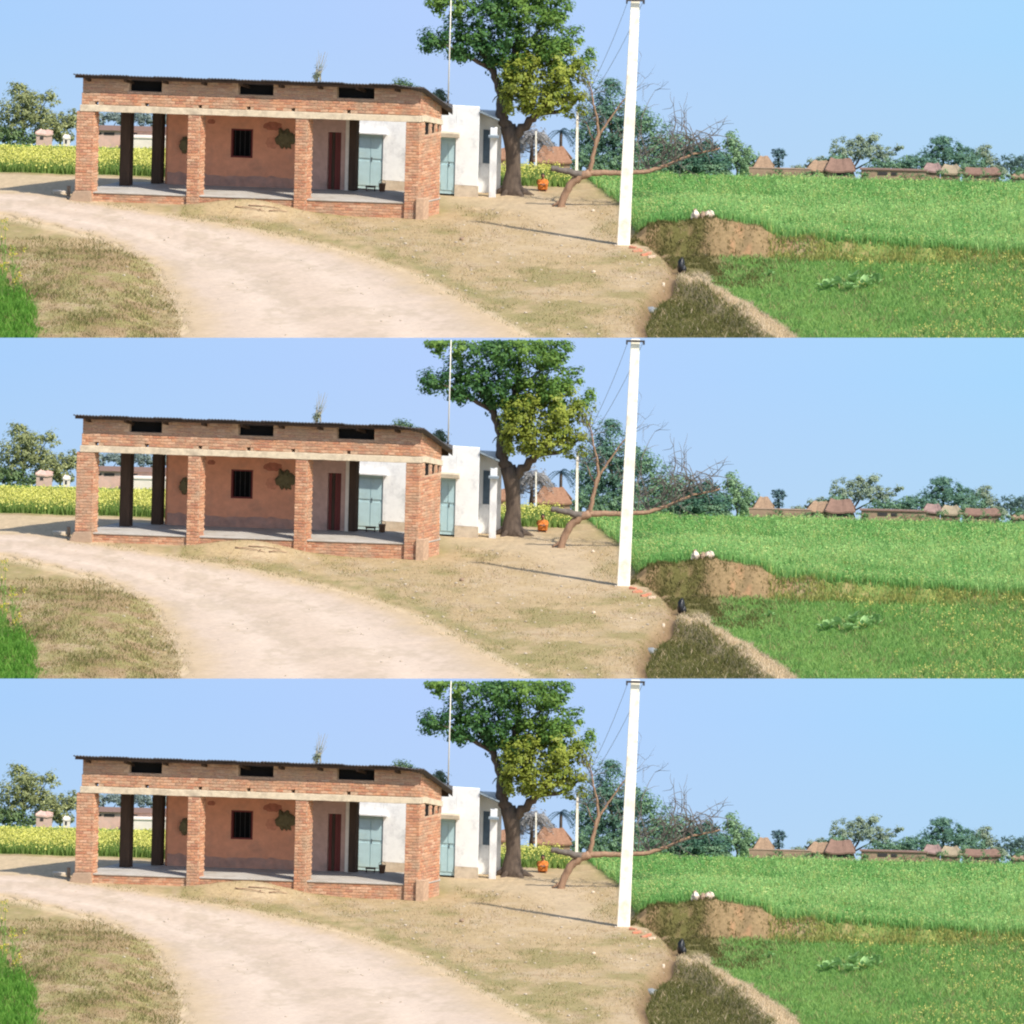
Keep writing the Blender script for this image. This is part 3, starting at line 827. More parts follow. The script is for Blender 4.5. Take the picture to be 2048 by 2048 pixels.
# ---------------------------------------------------------------- the white house
wh = thing('white_house', G(930, 392), 'whitewashed flat-roofed house with turquoise doors behind the brick building, {} strip', 'house', 'repeats of the white house')
ya, yb = 13.4, 12.0
XA, XB = un(690, 320)[0], un(957, 320)[0]
def HW(s, t, z):       # s metres along the front from its left end, t back
    k = (yb - ya) / (XB - XA)
    return Vector((XA + s, ya + k * s + t, z))
HL = XB - XA
def HS(px, py, t=0):
    u, v = un(px, py); s = u - XA; Y = ya + (yb - ya) / (XB - XA) * s + t
    return s, (v + GZ - Y * SP) / CP
def hhex(b, s0, s1, t0, t1, z0, z1, dz=0):
    b.hexa([HW(s0, t0, z0), HW(s1, t0, z0), HW(s1, t1, z0), HW(s0, t1, z0), HW(s0, t0, z1), HW(s1, t0, z1), HW(s1, t1, z1 + dz), HW(s0, t1, z1 + dz)])
_, zt = HS(900, 211); _, zbb = HS(930, 371)
doors = []
for a, c, y0, y1 in [(717, 764, 267, 367), (882, 909, 272, 373)]:
    s0, z1 = HS(a, y0); s1, z0 = HS(c, y1); doors.append((s0, s1, max(z0, .12), z1))
b = MB(); prev = 0
for s0, s1, z0, z1 in doors:
    hhex(b, prev, s0, 0, .25, zbb, zt); hhex(b, s0, s1, 0, .25, z1, zt); prev = s1
hhex(b, prev, HL, 0, .25, zbb, zt)
hhex(b, 0, .25, .251, 3.4, -.1, zt - .02, -.5); hhex(b, HL - .25, HL, .251, 1.5, -.1, zt - .02, -.25); hhex(b, .251, HL - .251, 3.2, 3.4, -.1, zt - .6)
hw = b.build('wall', M_white, wh, bevel=.015)
b = MB(); prev = 0
for s0, s1, z0, z1 in doors:
    hhex(b, prev, s0 - .002, -.02, .24, -.3, zbb - .002); prev = s1 + .002
hhex(b, prev, HL + .02, -.02, .24, -.3, zbb - .002); b.build('stained_base', M_whitebase, wh)
b = MB(); hhex(b, .26, HL - .26, .26, 3.19, zt - .75, zt - .62); b.build('roof_slab', M_cream, wh)
for s0, s1, z0, z1 in doors:
    b = MB(); hhex(b, s0 + .003, s1 - .003, .06, .10, zbb - .32, z1 - .003); d = b.build('door', M_teal, wh)
    for a, c in [(s0 + .03, (s0 + s1) / 2 - .01), ((s0 + s1) / 2 + .01, s1 - .03)]:
        for q0, q1 in [(.05, .5), (.55, .93)]:
            zz = zbb - .3; hh = z1 - zz
            b = MB(); hhex(b, a, c, .04, .06, zz + hh * q0, zz + hh * q1); b.build('door_panel', M_teal, d, bevel=.008)
    b = MB(); b.tube([HW((s0 + s1) / 2 + .05, .03, zbb + .6), HW((s0 + s1) / 2 + .05, .03, zbb + .75)], [.012, .012], 6); b.build('handle', M_iron, d)
s0, s1, z0, z1 = doors[0]
b = MB(); hhex(b, s0 - .14, s1 + .14, -.2, -.002, z1 + .02, z1 + .09); b.build('door_ledge', M_white, wh, bevel=.01)
s0, s1, z0, z1 = doors[1]
b = MB(); hhex(b, s0 - .1, s1 + .13, -.42, -.002, z1 + .01, z1 + .16); b.build('sun_shade', M_cream, wh, bevel=.015)
# recessed porch on its right
_, pz = HS(978, 395)
sh0, szt = HS(960, 221); sh1, szb = HS(999, 238)
b = MB(); hhex(b, HL + .002, HL + .75, 1.3, 1.5, -.1, zt - .25); b.build('porch_wall', M_white, wh)
k0, kz1 = HS(967, 259, 1.3); k1, kz0 = HS(978, 327, 1.3)
b = MB(); hhex(b, k0, k1 + .04, 1.27, 1.298, kz0, kz1); b.build('porch_window', mat('blue_grey_shutter', (.10, .14, .18), var=.2), wh)
c0 = HS(979, 330)[0]; c1 = HS(993, 330)[0]
b = MB(); hhex(b, c0, c1, .1, .34, -.2, HS(985, 256)[1]); b.build('porch_column', M_white, wh, bevel=.01)
b = MB()
b.hexa([HW(sh0, -.05, szt - .06), HW(sh1, -.02, szb - .06), HW(sh1, 1.7, szb - .3), HW(sh0, 1.7, szt - .3), HW(sh0, -.05, szt), HW(sh1, -.02, szb), HW(sh1, 1.7, szb - .24), HW(sh0, 1.7, szt - .24)])
b.build('porch_roof', M_bluegrey, wh)
a0, az = HS(977, 272); a1, _ = HS(998, 272)
b = MB(); hhex(b, a0, a1, -.15, .09, az - .04, az + .03); b.build('porch_ledge', M_bluegrey, wh)
# thin pole rising behind the building in front of the crown
p0, p1 = P(896, 212, 7.2), P(902, SEAM + 3, 7.2)
mp_ = thing('aerial_mast', p0, 'thin pale mast on the roof end rising before the tree crown, {} strip', 'mast', 'thin masts')
b = MB(); b.tube([tuple(p0), tuple(p0.lerp(p1, .5)), tuple(p1)], [.024, .022, .020], 8); b.build('mast', M_paleiron, mp_, True)
b = MB(); b.tube([P(896, 206, 7.2), P(896, 202, 7.2)], [.04, .04], 8); b.build('clamp', M_iron, mp_)

# ---------------------------------------------------------------- poles and wires
def pole(pxb, pyb, pxt, pyt, Y, wb, wt, label, group, arm=True):
    a, c = P(pxb, pyb, Y), P(pxt, pyt, Y)
    zb = gz(a.x, Y)
    t = thing('utility_pole', (a.x, Y, zb), label, 'pole', group)
    b = MB(); d = (a - c).normalized(); a2 = a + d * max(.15, (a.z - zb) + .15)
    hb, ht = wb / PPM / 2, wt / PPM / 2
    b.hexa([a2 + Vector((-hb, -hb * .4, 0)), a2 + Vector((hb, -hb * .4, 0)), a2 + Vector((hb, hb * .4, 0)), a2 + Vector((-hb, hb * .4, 0)), c + Vector((-ht, -ht * .4, 0)), c + Vector((ht, -ht * .4, 0)), c + Vector((ht, ht * .4, 0)), c + Vector((-ht, ht * .4, 0))])
    b.build('shaft', M_pole, t, bevel=.02 if wb > 10 else .004)
    if arm:
        w = wt / PPM
        z = c.z - .05
        b = MB(); b.box((c.x, Y - ht - .03, z), (w * 1.05, 0, 0), (0, .03, 0), (0, 0, .03)); ar = b.build('cross_arm', M_iron, t)
        for sgn in (-1, 1):
            b = MB(); b.lathe((c.x + sgn * w * .95, Y - ht - .03, z - .12), [(.02, 0), (.035, .02), (.022, .04), (.035, .06), (.02, .085)], 8); b.build('insulator', M_iron, ar)
    return t
pole(1247, 489, 1271, SEAM + 1, 0.0, 26, 18, 'tall leaning cream concrete pole at the ditch edge, {} strip', 'tall concrete poles')
pole(1153, 352, 1155, 222, 16.5, 6.5, 4.5, 'thin white far pole behind the dead leaning tree, {} strip', 'thin far poles', False)
pole(1072, 327, 1072, 262, 19.3, 4, 3, 'faint short pole by the tiled hut, {} strip', 'small far poles', False)
for k, (px, e) in enumerate([(1256, 1152), (1287, 1158)]):
    a, c = P(px, SEAM + 6, -.2), P(e, 226, 16.5); b = MB(); pts = []
    for i in range(15):
        q = i / 14; p = a.lerp(c, q); p.z -= 1.1 * q * (1 - q); pts.append(p)
    b.tube(pts, [.007] * 15, 4); tag(b.build('power_line', M_wire), ['left-hand', 'right-hand'][k] + ' thin wire running from the tall pole top to the far pole, {} strip', 'wire', 'power lines')
# broken bricks at the pole foot
for k, (px, py) in enumerate([(1266, 497), (1280, 503), (1297, 509), (1288, 512), (1303, 516), (1273, 504)]):
    p = G(px, py); b = MB(); a = rng.random() * 3
    e1 = Vector((math.cos(a), math.sin(a), .1)) * (.10 + .05 * rng.random()); e2 = Vector((-math.sin(a), math.cos(a), 0)) * .06
    b.box(p + Vector((0, 0, .035)), e1, e2, (0, 0, .04), (.52, .20, .12) if k != 4 else (.60, .45, .33))
    tag(b.build('broken_brick', M_brick, None, bevel=.01), ['red broken brick nearest the tall pole foot', 'second red broken brick from the tall pole foot', 'red broken brick farthest along the line from the pole', 'lowest red broken brick near the ditch edge', 'pale broken brick at the end of the brick line by the ditch', 'small red broken brick just below the pole foot'][k] + ', {} strip', 'brick', 'broken bricks by the pole')

# ---------------------------------------------------------------- the big tree
TY = 12.6
def tree_root(name, px, py, Y, label, group):
    u = un(px, py)[0]
    return thing(name, (u, Y, gz(u, Y)), label, 'tree', group)
bt = tree_root('big_tree', 1023, 392, TY, 'big leafy tree with thick forked trunk beside the white house, {} strip', 'big roadside trees')
b = MB()
base = P(1024, 393, TY); base.z = gz(base.x, TY) - .1
trunk = [base, P(1024, 372, TY), P(1026, 340, TY), P(1026, 305, TY), P(1024, 278, TY), P(1016, 252, TY)]
b.tube([trunk[0] - Vector((0, 0, .1))] + trunk[1:], [.52, .33, .25, .24, .29, .26], 14, True, None, .12)
for ang in np.linspace(0, 2 * math.pi, 7)[:-1]:
    p = trunk[0]; q = p + Vector((math.cos(ang) * .72, math.sin(ang) * .55, .02)); b.tube([q, p.lerp(q, .45) + Vector((0, 0, .16)), trunk[1] + Vector((0, 0, .12))], [.06, .14, .18], 7)
limb(b, [P(1016, 258, TY), P(1003, 228, TY), P(1000, 190, TY + .2), P(985, 140, TY + .2), P(955, 90, TY)], .22, .08, 10, .03)
limb(b, [P(1024, 275, TY), P(1052, 250, TY - .1), P(1078, 224, TY - .2), P(1102, 190, TY - .3), P(1120, 150, TY - .4)], .19, .08, 10, .03)
limb(b, [P(1003, 228, TY), P(1022, 180, TY + .4), P(1030, 110, TY + .3), P(1040, 40, TY + .2)], .2, .08, 8, .03)
limb(b, [P(985, 140, TY + .2), P(930, 110, TY - .3), P(890, 90, TY - .4), P(862, 72, TY - .3)], .09, .025, 7, .02)
limb(b, [P(1078, 224, TY - .2), P(1110, 225, TY), P(1140, 215, TY + .2), P(1165, 190, TY + .2)], .11, .03, 7, .02)
limb(b, [P(1030, 110, TY + .3), P(1070, 70, TY), P(1110, 35, TY)], .09, .03, 7, .02)
limb(b, [P(1000, 190, TY + .2), P(990, 195, TY), P(985, 205, TY)], .03, .01, 5, .01)
b.build('trunk', M_bark, bt, True)
lob = [(915, 15, TY, 50, 36), (985, 8, TY, 62, 58), (1060, 12, TY, 70, 62), (1108, 30, TY - .3, 42, 50), (908, 68, TY - .3, 46, 36), (868, 80, TY - .3, 34, 22), (955, 75, TY, 52, 50),
       (1020, 85, TY + .2, 58, 55), (1075, 90, TY, 50, 46), (985, 122, TY + .3, 40, 30), (1045, 150, TY - .5, 46, 50), (1100, 145, TY - .6, 54, 52), (1142, 140, TY - .3, 46, 48),
       (1085, 196, TY - .6, 56, 36), (1130, 196, TY - .4, 46, 38), (1040, 190, TY - .4, 38, 38), (1168, 112, TY - .2, 26, 26), (880, 5, TY, 30, 22), (1150, 70, TY, 20, 22), (1150, 226, TY - .2, 22, 14),
       (1015, 132, TY - .2, 30, 34), (1065, 218, TY - .5, 36, 16), (1110, 100, TY - .4, 40, 40), (925, 108, TY - .2, 30, 18)]
dk = ((.026, .090, .030), (.095, .20, .045)); md = ((.055, .135, .024), (.19, .30, .055)); lt = ((.135, .185, .022), (.34, .37, .060))
lcol = [md, dk, md, md, dk, dk, dk, dk, md, dk, lt, lt, lt, lt, lt, lt, md, md, md, lt, dk, lt, md, dk]
st_ = rng.bit_generator.state
V_, F_, T_ = foliage(lob, 820, 46, .125, *md, cr=.27, flat_y=1.1, cut=SEAM, lobe_cols=lcol)
crown_low = obj_np('crown', V_, F_, M_leaf, bt, T_)
rng.bit_generator.state = st_
lob_up = lob
V_, F_, T_ = foliage(lob_up, 820, 46, .125, *md, cr=.27, flat_y=1.1, cut=None, lobe_cols=lcol)
crown_full_me = mesh_np('crown', V_, F_, T_); crown_full_me.materials.append(M_leaf)

# ---------------------------------------------------------------- dead leaning tree
DY = 9.6
g0 = G(1120, 414); DY = g0.y
dt = thing('dead_tree', g0, 'bare leaning dead tree with a long horizontal limb left of the tall pole, {} strip', 'tree', 'dead leaning trees')
b = MB()
limb(b, [g0 - Vector((0, 0, .1)), P(1128, 392, DY), P(1140, 370, DY), P(1158, 354, DY), P(1180, 345, DY)], .12, .14, 9, .012)
for q in [(1104, 412), (1130, 416), (1112, 405)]:
    limb(b, [P(1124, 402, DY), P(q[0], q[1], DY)], .07, .03, 6)
b.build('trunk', M_deadwood, dt, True)
b = MB(); limb(b, [P(1172, 346, DY), P(1210, 346, DY), P(1250, 347, DY + .1), P(1300, 342, DY + .2), P(1335, 330, DY + .3), P(1365, 316, DY + .3), P(1400, 306, DY + .4), P(1440, 296, DY + .4)], .115, .03, 9, .012)
b.build('branch', M_deadwood, dt, True)
b = MB(); limb(b, [P(1165, 350, DY), P(1140, 344, DY - .1), P(1118, 338, DY - .1), P(1102, 336, DY - .1)], .12, .09, 9, .015); b.build('branch', M_deadgrey, dt, True)
ups = [[(1180, 345), (1186, 315), (1190, 290), (1197, 262), (1194, 240), (1188, 215), (1183, 185), (1178, 165)], [(1188, 300), (1200, 268), (1215, 245), (1232, 222), (1246, 200), (1262, 185)], [(1190, 285), (1180, 268), (1172, 245)]]
for i, pts in enumerate(ups):
    b = MB(); limb(b, [P(x, y, DY + .1 * i) for x, y in pts], [.085, .055, .03][i], .014, 8, .012); b.build('branch', M_deadwood, dt, True)
b = MB()
def twigs(px, py, n, L, spread, r0=.018, upb=.9, dY=.3, depth=2):
    for _ in range(n):
        a = P(px, py, DY + dY)
        d = Vector((rng.normal() * spread, rng.normal() * .4, upb + .3 * rng.random())).normalized()
        def grow(a, d, L, r, k):
            pts = [a]; p = a
            for j in range(3):
                d = (d + Vector(rng.normal(size=3)) * .22).normalized(); p = p + d * L / 3; pts.append(p)
            b.tube(pts, [r, r * .8, r * .6, r * .35], 4, False)
            if k:
                for q in range(2 + int(rng.integers(2))):
                    grow(pts[1 + int(rng.integers(3))], (d + Vector(rng.normal(size=3)) * .7).normalized(), L * .6, r * .6, k - 1)
        grow(a, d, L * (.7 + .6 * rng.random()), r0, depth)
for px, py, n, L in [(1300, 342, 3, 1.4), (1325, 333, 3, 1.4), (1345, 325, 3, 1.35), (1365, 316, 3, 1.15), (1385, 310, 2, .9), (1405, 304, 2, .7), (1425, 299, 2, .45), (1275, 345, 2, 1.1)]:
    twigs(px, py, n + 1, L, .6, .032)
for px, py, n, L in [(1183, 190, 4, .6), (1190, 215, 3, .6), (1195, 250, 3, .6), (1232, 222, 3, .7), (1262, 186, 4, .7), (1172, 246, 4, .6), (1210, 255, 3, .6), (1180, 170, 4, .5)]:
    twigs(px, py, n, L, .6, .013, .6, .1)
b.build('twigs', M_deadgrey, dt)

# ---------------------------------------------------------------- trees in the distance
def far_tree(name, foot, Y, lobes, label, group, c1, c2, clumps=70, per=22, leaf=.085, cr=.16, trunk=True, cut=None, r=.05, bark=M_bark):
    u = un(*foot)[0]; z = gz(u, Y)
    t = thing(name, (u, Y, z), label, 'tree', group)
    if trunk:
        b = MB(); top = P(lobes[0][0], lobes[0][1], Y); f = Vector((u, Y, z - .05))
        limb(b, [f, f.lerp(top, .5) + Vector((.03, 0, 0)), top], r, r * .5, 7, .01)
        for lb in lobes[1:]:
            limb(b, [f.lerp(top, .55), P(lb[0], lb[1], lb[2])], r * .5, r * .15, 5, .015)
        b.build('trunk', bark, t, True)
    V_, F_, T_ = foliage(lobes, int(clumps * 2.3), per, leaf * 1.1, c1, c2, cr=cr, cut=cut)
    obj_np('crown', V_, F_, M_leaf, t, T_)
    return t
teal = ((.09, .185, .115), (.20, .32, .17)); dteal = ((.065, .155, .11), (.15, .26, .165)); sage = ((.17, .23, .16), (.31, .37, .24)); oliv = ((.18, .21, .09), (.36, .38, .16)); fresh = ((.13, .24, .12), (.25, .37, .19))  # leaf tints lightened: distance haze is mixed into these colours
def T(*a, **k): return far_tree(*a, **k)
# left group
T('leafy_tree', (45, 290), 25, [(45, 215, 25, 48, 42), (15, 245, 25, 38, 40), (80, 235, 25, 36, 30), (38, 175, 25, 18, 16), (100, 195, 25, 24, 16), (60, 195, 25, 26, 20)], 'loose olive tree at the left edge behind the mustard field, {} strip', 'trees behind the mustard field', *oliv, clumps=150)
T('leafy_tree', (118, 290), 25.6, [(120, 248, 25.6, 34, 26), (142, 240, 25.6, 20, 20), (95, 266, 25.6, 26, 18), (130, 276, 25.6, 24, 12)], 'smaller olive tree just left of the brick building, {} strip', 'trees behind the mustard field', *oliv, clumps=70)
T('leafy_tree', (15, 292), 24.6, [(20, 272, 24.6, 34, 18), (60, 278, 24.6, 26, 14), (-10, 268, 24.6, 24, 20)], 'low green bush at the left picture edge, {} strip', 'trees behind the mustard field', (.09, .16, .06), (.18, .25, .10), clumps=50)
T('leafy_tree', (215, 280), 26, [(205, 236, 26, 22, 14), (240, 234, 26, 26, 12), (285, 236, 26, 28, 14), (325, 238, 26, 20, 12)], 'grey green tree row seen between the left pillars, {} strip', 'trees behind the mustard field', (.14, .19, .17), (.25, .30, .26), clumps=70)
# behind the roof
def plume(px, pyb, pyt, Y, label):
    u = un(px, pyb)[0]; t = thing('plume_grass', (u, Y, gz(u, Y)), label, 'plant', 'plumes behind the roof')
    b = MB()
    for k in range(16):
        a = Vector((u + .05 * rng.normal(), Y, gz(u, Y))); e = P(px + rng.normal() * 9 + 3, pyt + abs(rng.normal()) * 22, Y)
        mid = P(px + rng.normal() * 4 - 2, pyb, Y)
        b.tube([a, mid, e], [.022, .016, .004], 4, False)
    b.build('stalk', mat('dry_cane', (.30, .26, .16), var=.2), t)
    V_, F_, T_ = foliage([(px, pyb - 16, Y, 9, 16), (px - 6, pyb - 4, Y, 9, 10)], 14, 14, .07, (.14, .19, .13), (.25, .29, .20), cr=.1)
    obj_np('leaf_tuft', V_, F_, M_leaf, t, T_)
plume(636, 160, 100, 15.5, 'wispy tall cane plume rising behind the roof middle, {} strip')
T('leafy_tree', (806, 290), 16.5, [(806, 172, 16.5, 24, 13), (830, 186, 16.5, 16, 10)], 'small treetop showing over the roof near its right end, {} strip', 'treetops over the roof', (.08, .15, .07), (.15, .23, .09), clumps=34)
T('leafy_tree', (880, 290), 15.2, [(880, 192, 15.2, 14, 14)], 'tiny treetop between roof end and white house, {} strip', 'treetops over the roof', (.10, .15, .09), (.2, .25, .14), clumps=14)
# behind the dead tree
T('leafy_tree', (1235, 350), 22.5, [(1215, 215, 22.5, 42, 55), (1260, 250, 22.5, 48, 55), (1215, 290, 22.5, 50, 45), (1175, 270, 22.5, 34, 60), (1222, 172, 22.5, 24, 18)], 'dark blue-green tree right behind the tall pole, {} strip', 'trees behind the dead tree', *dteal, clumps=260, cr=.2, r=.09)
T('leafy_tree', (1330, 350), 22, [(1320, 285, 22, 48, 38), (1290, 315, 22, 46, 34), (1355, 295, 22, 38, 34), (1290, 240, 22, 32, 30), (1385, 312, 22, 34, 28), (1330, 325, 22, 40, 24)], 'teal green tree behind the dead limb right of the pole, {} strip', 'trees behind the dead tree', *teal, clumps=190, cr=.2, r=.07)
T('leafy_tree', (1410, 350), 21.4, [(1405, 315, 21.4, 38, 28), (1440, 326, 21.4, 30, 20), (1370, 328, 21.4, 34, 22), (1420, 290, 21.4, 16, 14)], 'low teal tree at the right end of the dead limb, {} strip', 'trees behind the dead tree', (.045, .12, .095), (.10, .21, .13), clumps=110)
T('leafy_tree', (1475, 350), 21.8, [(1470, 305, 21.8, 30, 28), (1492, 322, 21.8, 26, 24), (1462, 278, 21.8, 14, 14)], 'pale fresh green tree between teal trees and straw heap, {} strip', 'trees behind the dead tree', *fresh, clumps=70)
# right hand village trees
T('leafy_tree', (1557, 345), 24, [(1557, 308, 24, 15, 13), (1555, 326, 24, 11, 8)], 'small round blue-green tree standing alone by the straw heap, {} strip', 'village trees', (.06, .12, .13), (.11, .18, .17), clumps=24, leaf=.06, cr=.09)
T('leafy_tree', (1720, 350), 24.5, [(1690, 300, 24.5, 34, 26), (1730, 295, 24.5, 34, 26), (1765, 310, 24.5, 30, 22), (1722, 276, 24.5, 12, 10), (1748, 274, 24.5, 12, 8), (1798, 295, 24.5, 12, 8)], 'wide grey-green tree behind the thatched huts, {} strip', 'village trees', *sage, clumps=120, leaf=.07, cr=.12)
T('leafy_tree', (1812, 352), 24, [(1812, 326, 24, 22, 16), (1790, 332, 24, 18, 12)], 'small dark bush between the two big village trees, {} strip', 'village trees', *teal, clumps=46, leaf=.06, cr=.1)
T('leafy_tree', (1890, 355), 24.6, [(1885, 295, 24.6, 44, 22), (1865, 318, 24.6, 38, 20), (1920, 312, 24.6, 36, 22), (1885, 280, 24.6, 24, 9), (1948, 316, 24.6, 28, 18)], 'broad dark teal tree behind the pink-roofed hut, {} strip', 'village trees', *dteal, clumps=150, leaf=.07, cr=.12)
T('leafy_tree', (1968, 356), 25.2, [(1965, 305, 25.2, 20, 14), (1978, 320, 25.2, 18, 14), (1975, 292, 25.2, 9, 7)], 'thin pale tree right of the broad teal tree, {} strip', 'village trees', *sage, clumps=46, leaf=.06, cr=.1)
T('leafy_tree', (2025, 360), 24.8, [(2020, 326, 24.8, 28, 18), (2055, 330, 24.8, 30, 22), (2000, 336, 24.8, 18, 12), (2100, 335, 24.8, 30, 20)], 'bluish tree clump at the right picture edge, {} strip', 'village trees', (.065, .12, .105), (.12, .19, .15), clumps=90, leaf=.07, cr=.12)
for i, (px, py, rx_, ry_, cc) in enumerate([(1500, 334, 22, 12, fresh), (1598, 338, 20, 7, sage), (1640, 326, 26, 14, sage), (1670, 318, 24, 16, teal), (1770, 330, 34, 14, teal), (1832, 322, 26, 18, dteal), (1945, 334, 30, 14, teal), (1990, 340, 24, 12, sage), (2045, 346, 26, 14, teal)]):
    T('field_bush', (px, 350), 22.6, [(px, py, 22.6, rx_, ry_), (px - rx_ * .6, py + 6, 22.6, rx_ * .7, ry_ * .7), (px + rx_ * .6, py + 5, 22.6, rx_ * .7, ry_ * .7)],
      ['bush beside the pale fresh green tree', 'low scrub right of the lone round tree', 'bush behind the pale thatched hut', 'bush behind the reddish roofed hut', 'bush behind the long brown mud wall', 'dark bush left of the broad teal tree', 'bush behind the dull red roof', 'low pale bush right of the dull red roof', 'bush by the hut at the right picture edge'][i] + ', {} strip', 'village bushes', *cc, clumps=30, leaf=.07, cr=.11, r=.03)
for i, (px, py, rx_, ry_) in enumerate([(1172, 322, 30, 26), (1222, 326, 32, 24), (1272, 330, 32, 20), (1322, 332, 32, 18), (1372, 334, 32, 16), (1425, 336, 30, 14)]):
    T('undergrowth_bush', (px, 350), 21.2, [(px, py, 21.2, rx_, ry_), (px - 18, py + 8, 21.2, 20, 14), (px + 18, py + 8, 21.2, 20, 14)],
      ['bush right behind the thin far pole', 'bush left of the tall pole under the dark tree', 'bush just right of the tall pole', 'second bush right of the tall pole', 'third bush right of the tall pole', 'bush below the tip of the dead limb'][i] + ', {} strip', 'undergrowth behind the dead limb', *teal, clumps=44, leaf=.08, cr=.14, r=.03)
# green hedge at the far edge of the field
V_, F_, T_ = foliage([(x, 358 + (x - 1860) * .02, 20.6, 20, 7) for x in range(1860, 2260, 24)] + [(x, 347 + (x - 1640) * .022, 20.1, 16, 7) for x in (1490, 1552, 1604, 1628, 1712, 1730, 1806, 1838)] + [(x, 344 + (x - 1860) * .02, 20.5, 13, 9) for x in (1842, 1884, 1924, 1965, 2004, 2030)], 300, 20, .06, (.09, .18, .07), (.17, .29, .12), cr=.08)
hd = obj_np('hedge', V_, F_, M_leaf, None, T_); tag(hd, 'low green hedge along the far edge of the green field, {} strip', 'hedge', 'field hedges')

# palm and grey foliage behind the big tree
def palm(px, pyb, py, Y, label, c1, c2, R, n=22):
    u = un(px, pyb)[0]; t = thing('palm_tree', (u, Y, gz(u, Y)), label, 'tree', 'palms behind the big tree')
    c = P(px, py, Y); b = MB(); limb(b, [Vector((u, Y, gz(u, Y) - .05)), c], .06, .05, 7, .005); b.build('trunk', M_bark, t, True)
    pos, nr, tn = [], [], []
    for k in range(n):
        az = rng.random() * 2 * math.pi; el = rng.random() * 1.3 - .4
        d = np.array((math.cos(az) * math.cos(el), math.sin(az) * math.cos(el), math.sin(el)))
        for q in np.linspace(.12, 1, 16):
            p = np.array(c) + d * R * q + np.array((0, 0, -.75 * R * q * q))
            for sd in (-1, 1):
                side = np.cross(d, (0, 0, 1)); side /= np.linalg.norm(side)
                pos.append(p + side * sd * .05 * R + np.array((0, 0, -.03 * R))); nr.append(np.array((0, 0, 1)) + side * sd * .8 + rng.normal(size=3) * .2); tn.append(mixc(c1, c2, [rng.random()])[0])
    V_, F_, T_ = quads(np.array(pos), np.full(len(pos), .16 * R), np.array(nr), np.array(tn), .3)
    obj_np('fronds', V_, F_, M_leaf, t, T_)
palm(1064, 330, 272, 20.4, 'grey dusty palm seen under the fork of the big tree, {} strip', (.24, .235, .225), (.40, .38, .36), .8, 60)
palm(1122, 330, 262, 21, 'dark blue-green palm beside the thin far pole, {} strip', (.03, .07, .10), (.08, .14, .18), .5, 20)

T('dusty_tree', (1060, 330), 21.2, [(1060, 268, 21.2, 34, 26), (1085, 290, 21.2, 26, 22), (1040, 295, 21.2, 22, 20)], 'grey dusty leaved tree behind the fork of the big tree, {} strip', 'trees behind the big tree', (.20, .20, .21), (.36, .35, .36), clumps=44, leaf=.07, cr=.12)
# ---------------------------------------------------------------- far houses
def hut(name, px0, px1, pyb, pyw, pyr, Y, depth, label, cat, group, wallm, roofm, over=5, windows=(), gable=.0, flatroof=False):
    """low house: wall box, ridged roof, windows"""
    a, c = P(px0, pyb, Y), P(px1, pyb, Y)
    zb = min(gz(a.x, Y), gz(c.x, Y)) - .05
    zw = (P(px0, pyw, Y).z + P(px1, pyw, Y).z) / 2; zr = P((px0 + px1) / 2, pyr, Y + depth / 2).z
    t = thing(name, ((a.x + c.x) / 2, Y, zb + .05), label, cat, group)
    b = MB(); b.hexa([(a.x, Y, zb), (c.x, Y, zb), (c.x, Y + depth, zb), (a.x, Y + depth, zb), (a.x, Y, zw), (c.x, Y, zw), (c.x, Y + depth, zw), (a.x, Y + depth, zw)])
    b.build('wall', wallm, t)
    o = over / PPM; b = MB(); th = .035
    if flatroof:
        b.hexa([(a.x - o, Y - o, zw + .004), (c.x + o, Y - o, zw + .004), (c.x + o, Y + depth + o, zw + .004), (a.x - o, Y + depth + o, zw + .004), (a.x - o, Y - o, zr), (c.x + o, Y - o, zr), (c.x + o, Y + depth + o, zr), (a.x - o, Y + depth + o, zr)])
    else:
        yr = Y + depth / 2; n = max(6, int((c.x - a.x) / .12)); rows = []
        ga = gable * (c.x - a.x)
        for i in range(n + 1):
            q = i / n; x = a.x - o + (c.x - a.x + 2 * o) * q
            sag = .07 * float(fbm(np.array(q * 5 + px0), np.array(1.0), 1, 4)) - .03 * math.sin(math.pi * q)
            xr = a.x + ga + (c.x - a.x - 2 * ga) * q
            rows.append([(x, Y - o, zw - .02 + sag), (x, Y - o, zw + th + sag), (xr, yr, zr + sag), (x, Y + depth + o, zw + th), (x, Y + depth + o, zw - .02), (xr, yr, zr - th)])
        vs = [p for r in rows for p in r]; fs = []
        for i in range(n):
            for k in range(6): fs.append((i * 6 + k, i * 6 + (k + 1) % 6, (i + 1) * 6 + (k + 1) % 6, (i + 1) * 6 + k))
        fs.append((5, 4, 3, 2, 1, 0)); fs.append(tuple(n * 6 + k for k in range(6)))
        b.add(vs, fs)
    b.build('roof', roofm, t)
    for kind, x0, x1, y0, y1 in windows:
        p, q = P(x0, y1, Y - .012), P(x1, y0, Y - .012); b = MB()
        b.hexa([(p.x, Y - .012, p.z), (q.x, Y - .012, p.z), (q.x, Y + .02, p.z), (p.x, Y + .02, p.z), (p.x, Y - .012, q.z), (q.x, Y - .012, q.z), (q.x, Y + .02, q.z), (p.x, Y + .02, q.z)])
        b.build(kind, M_iron if kind != 'ledge' else M_rooftile_far, t)
    return t
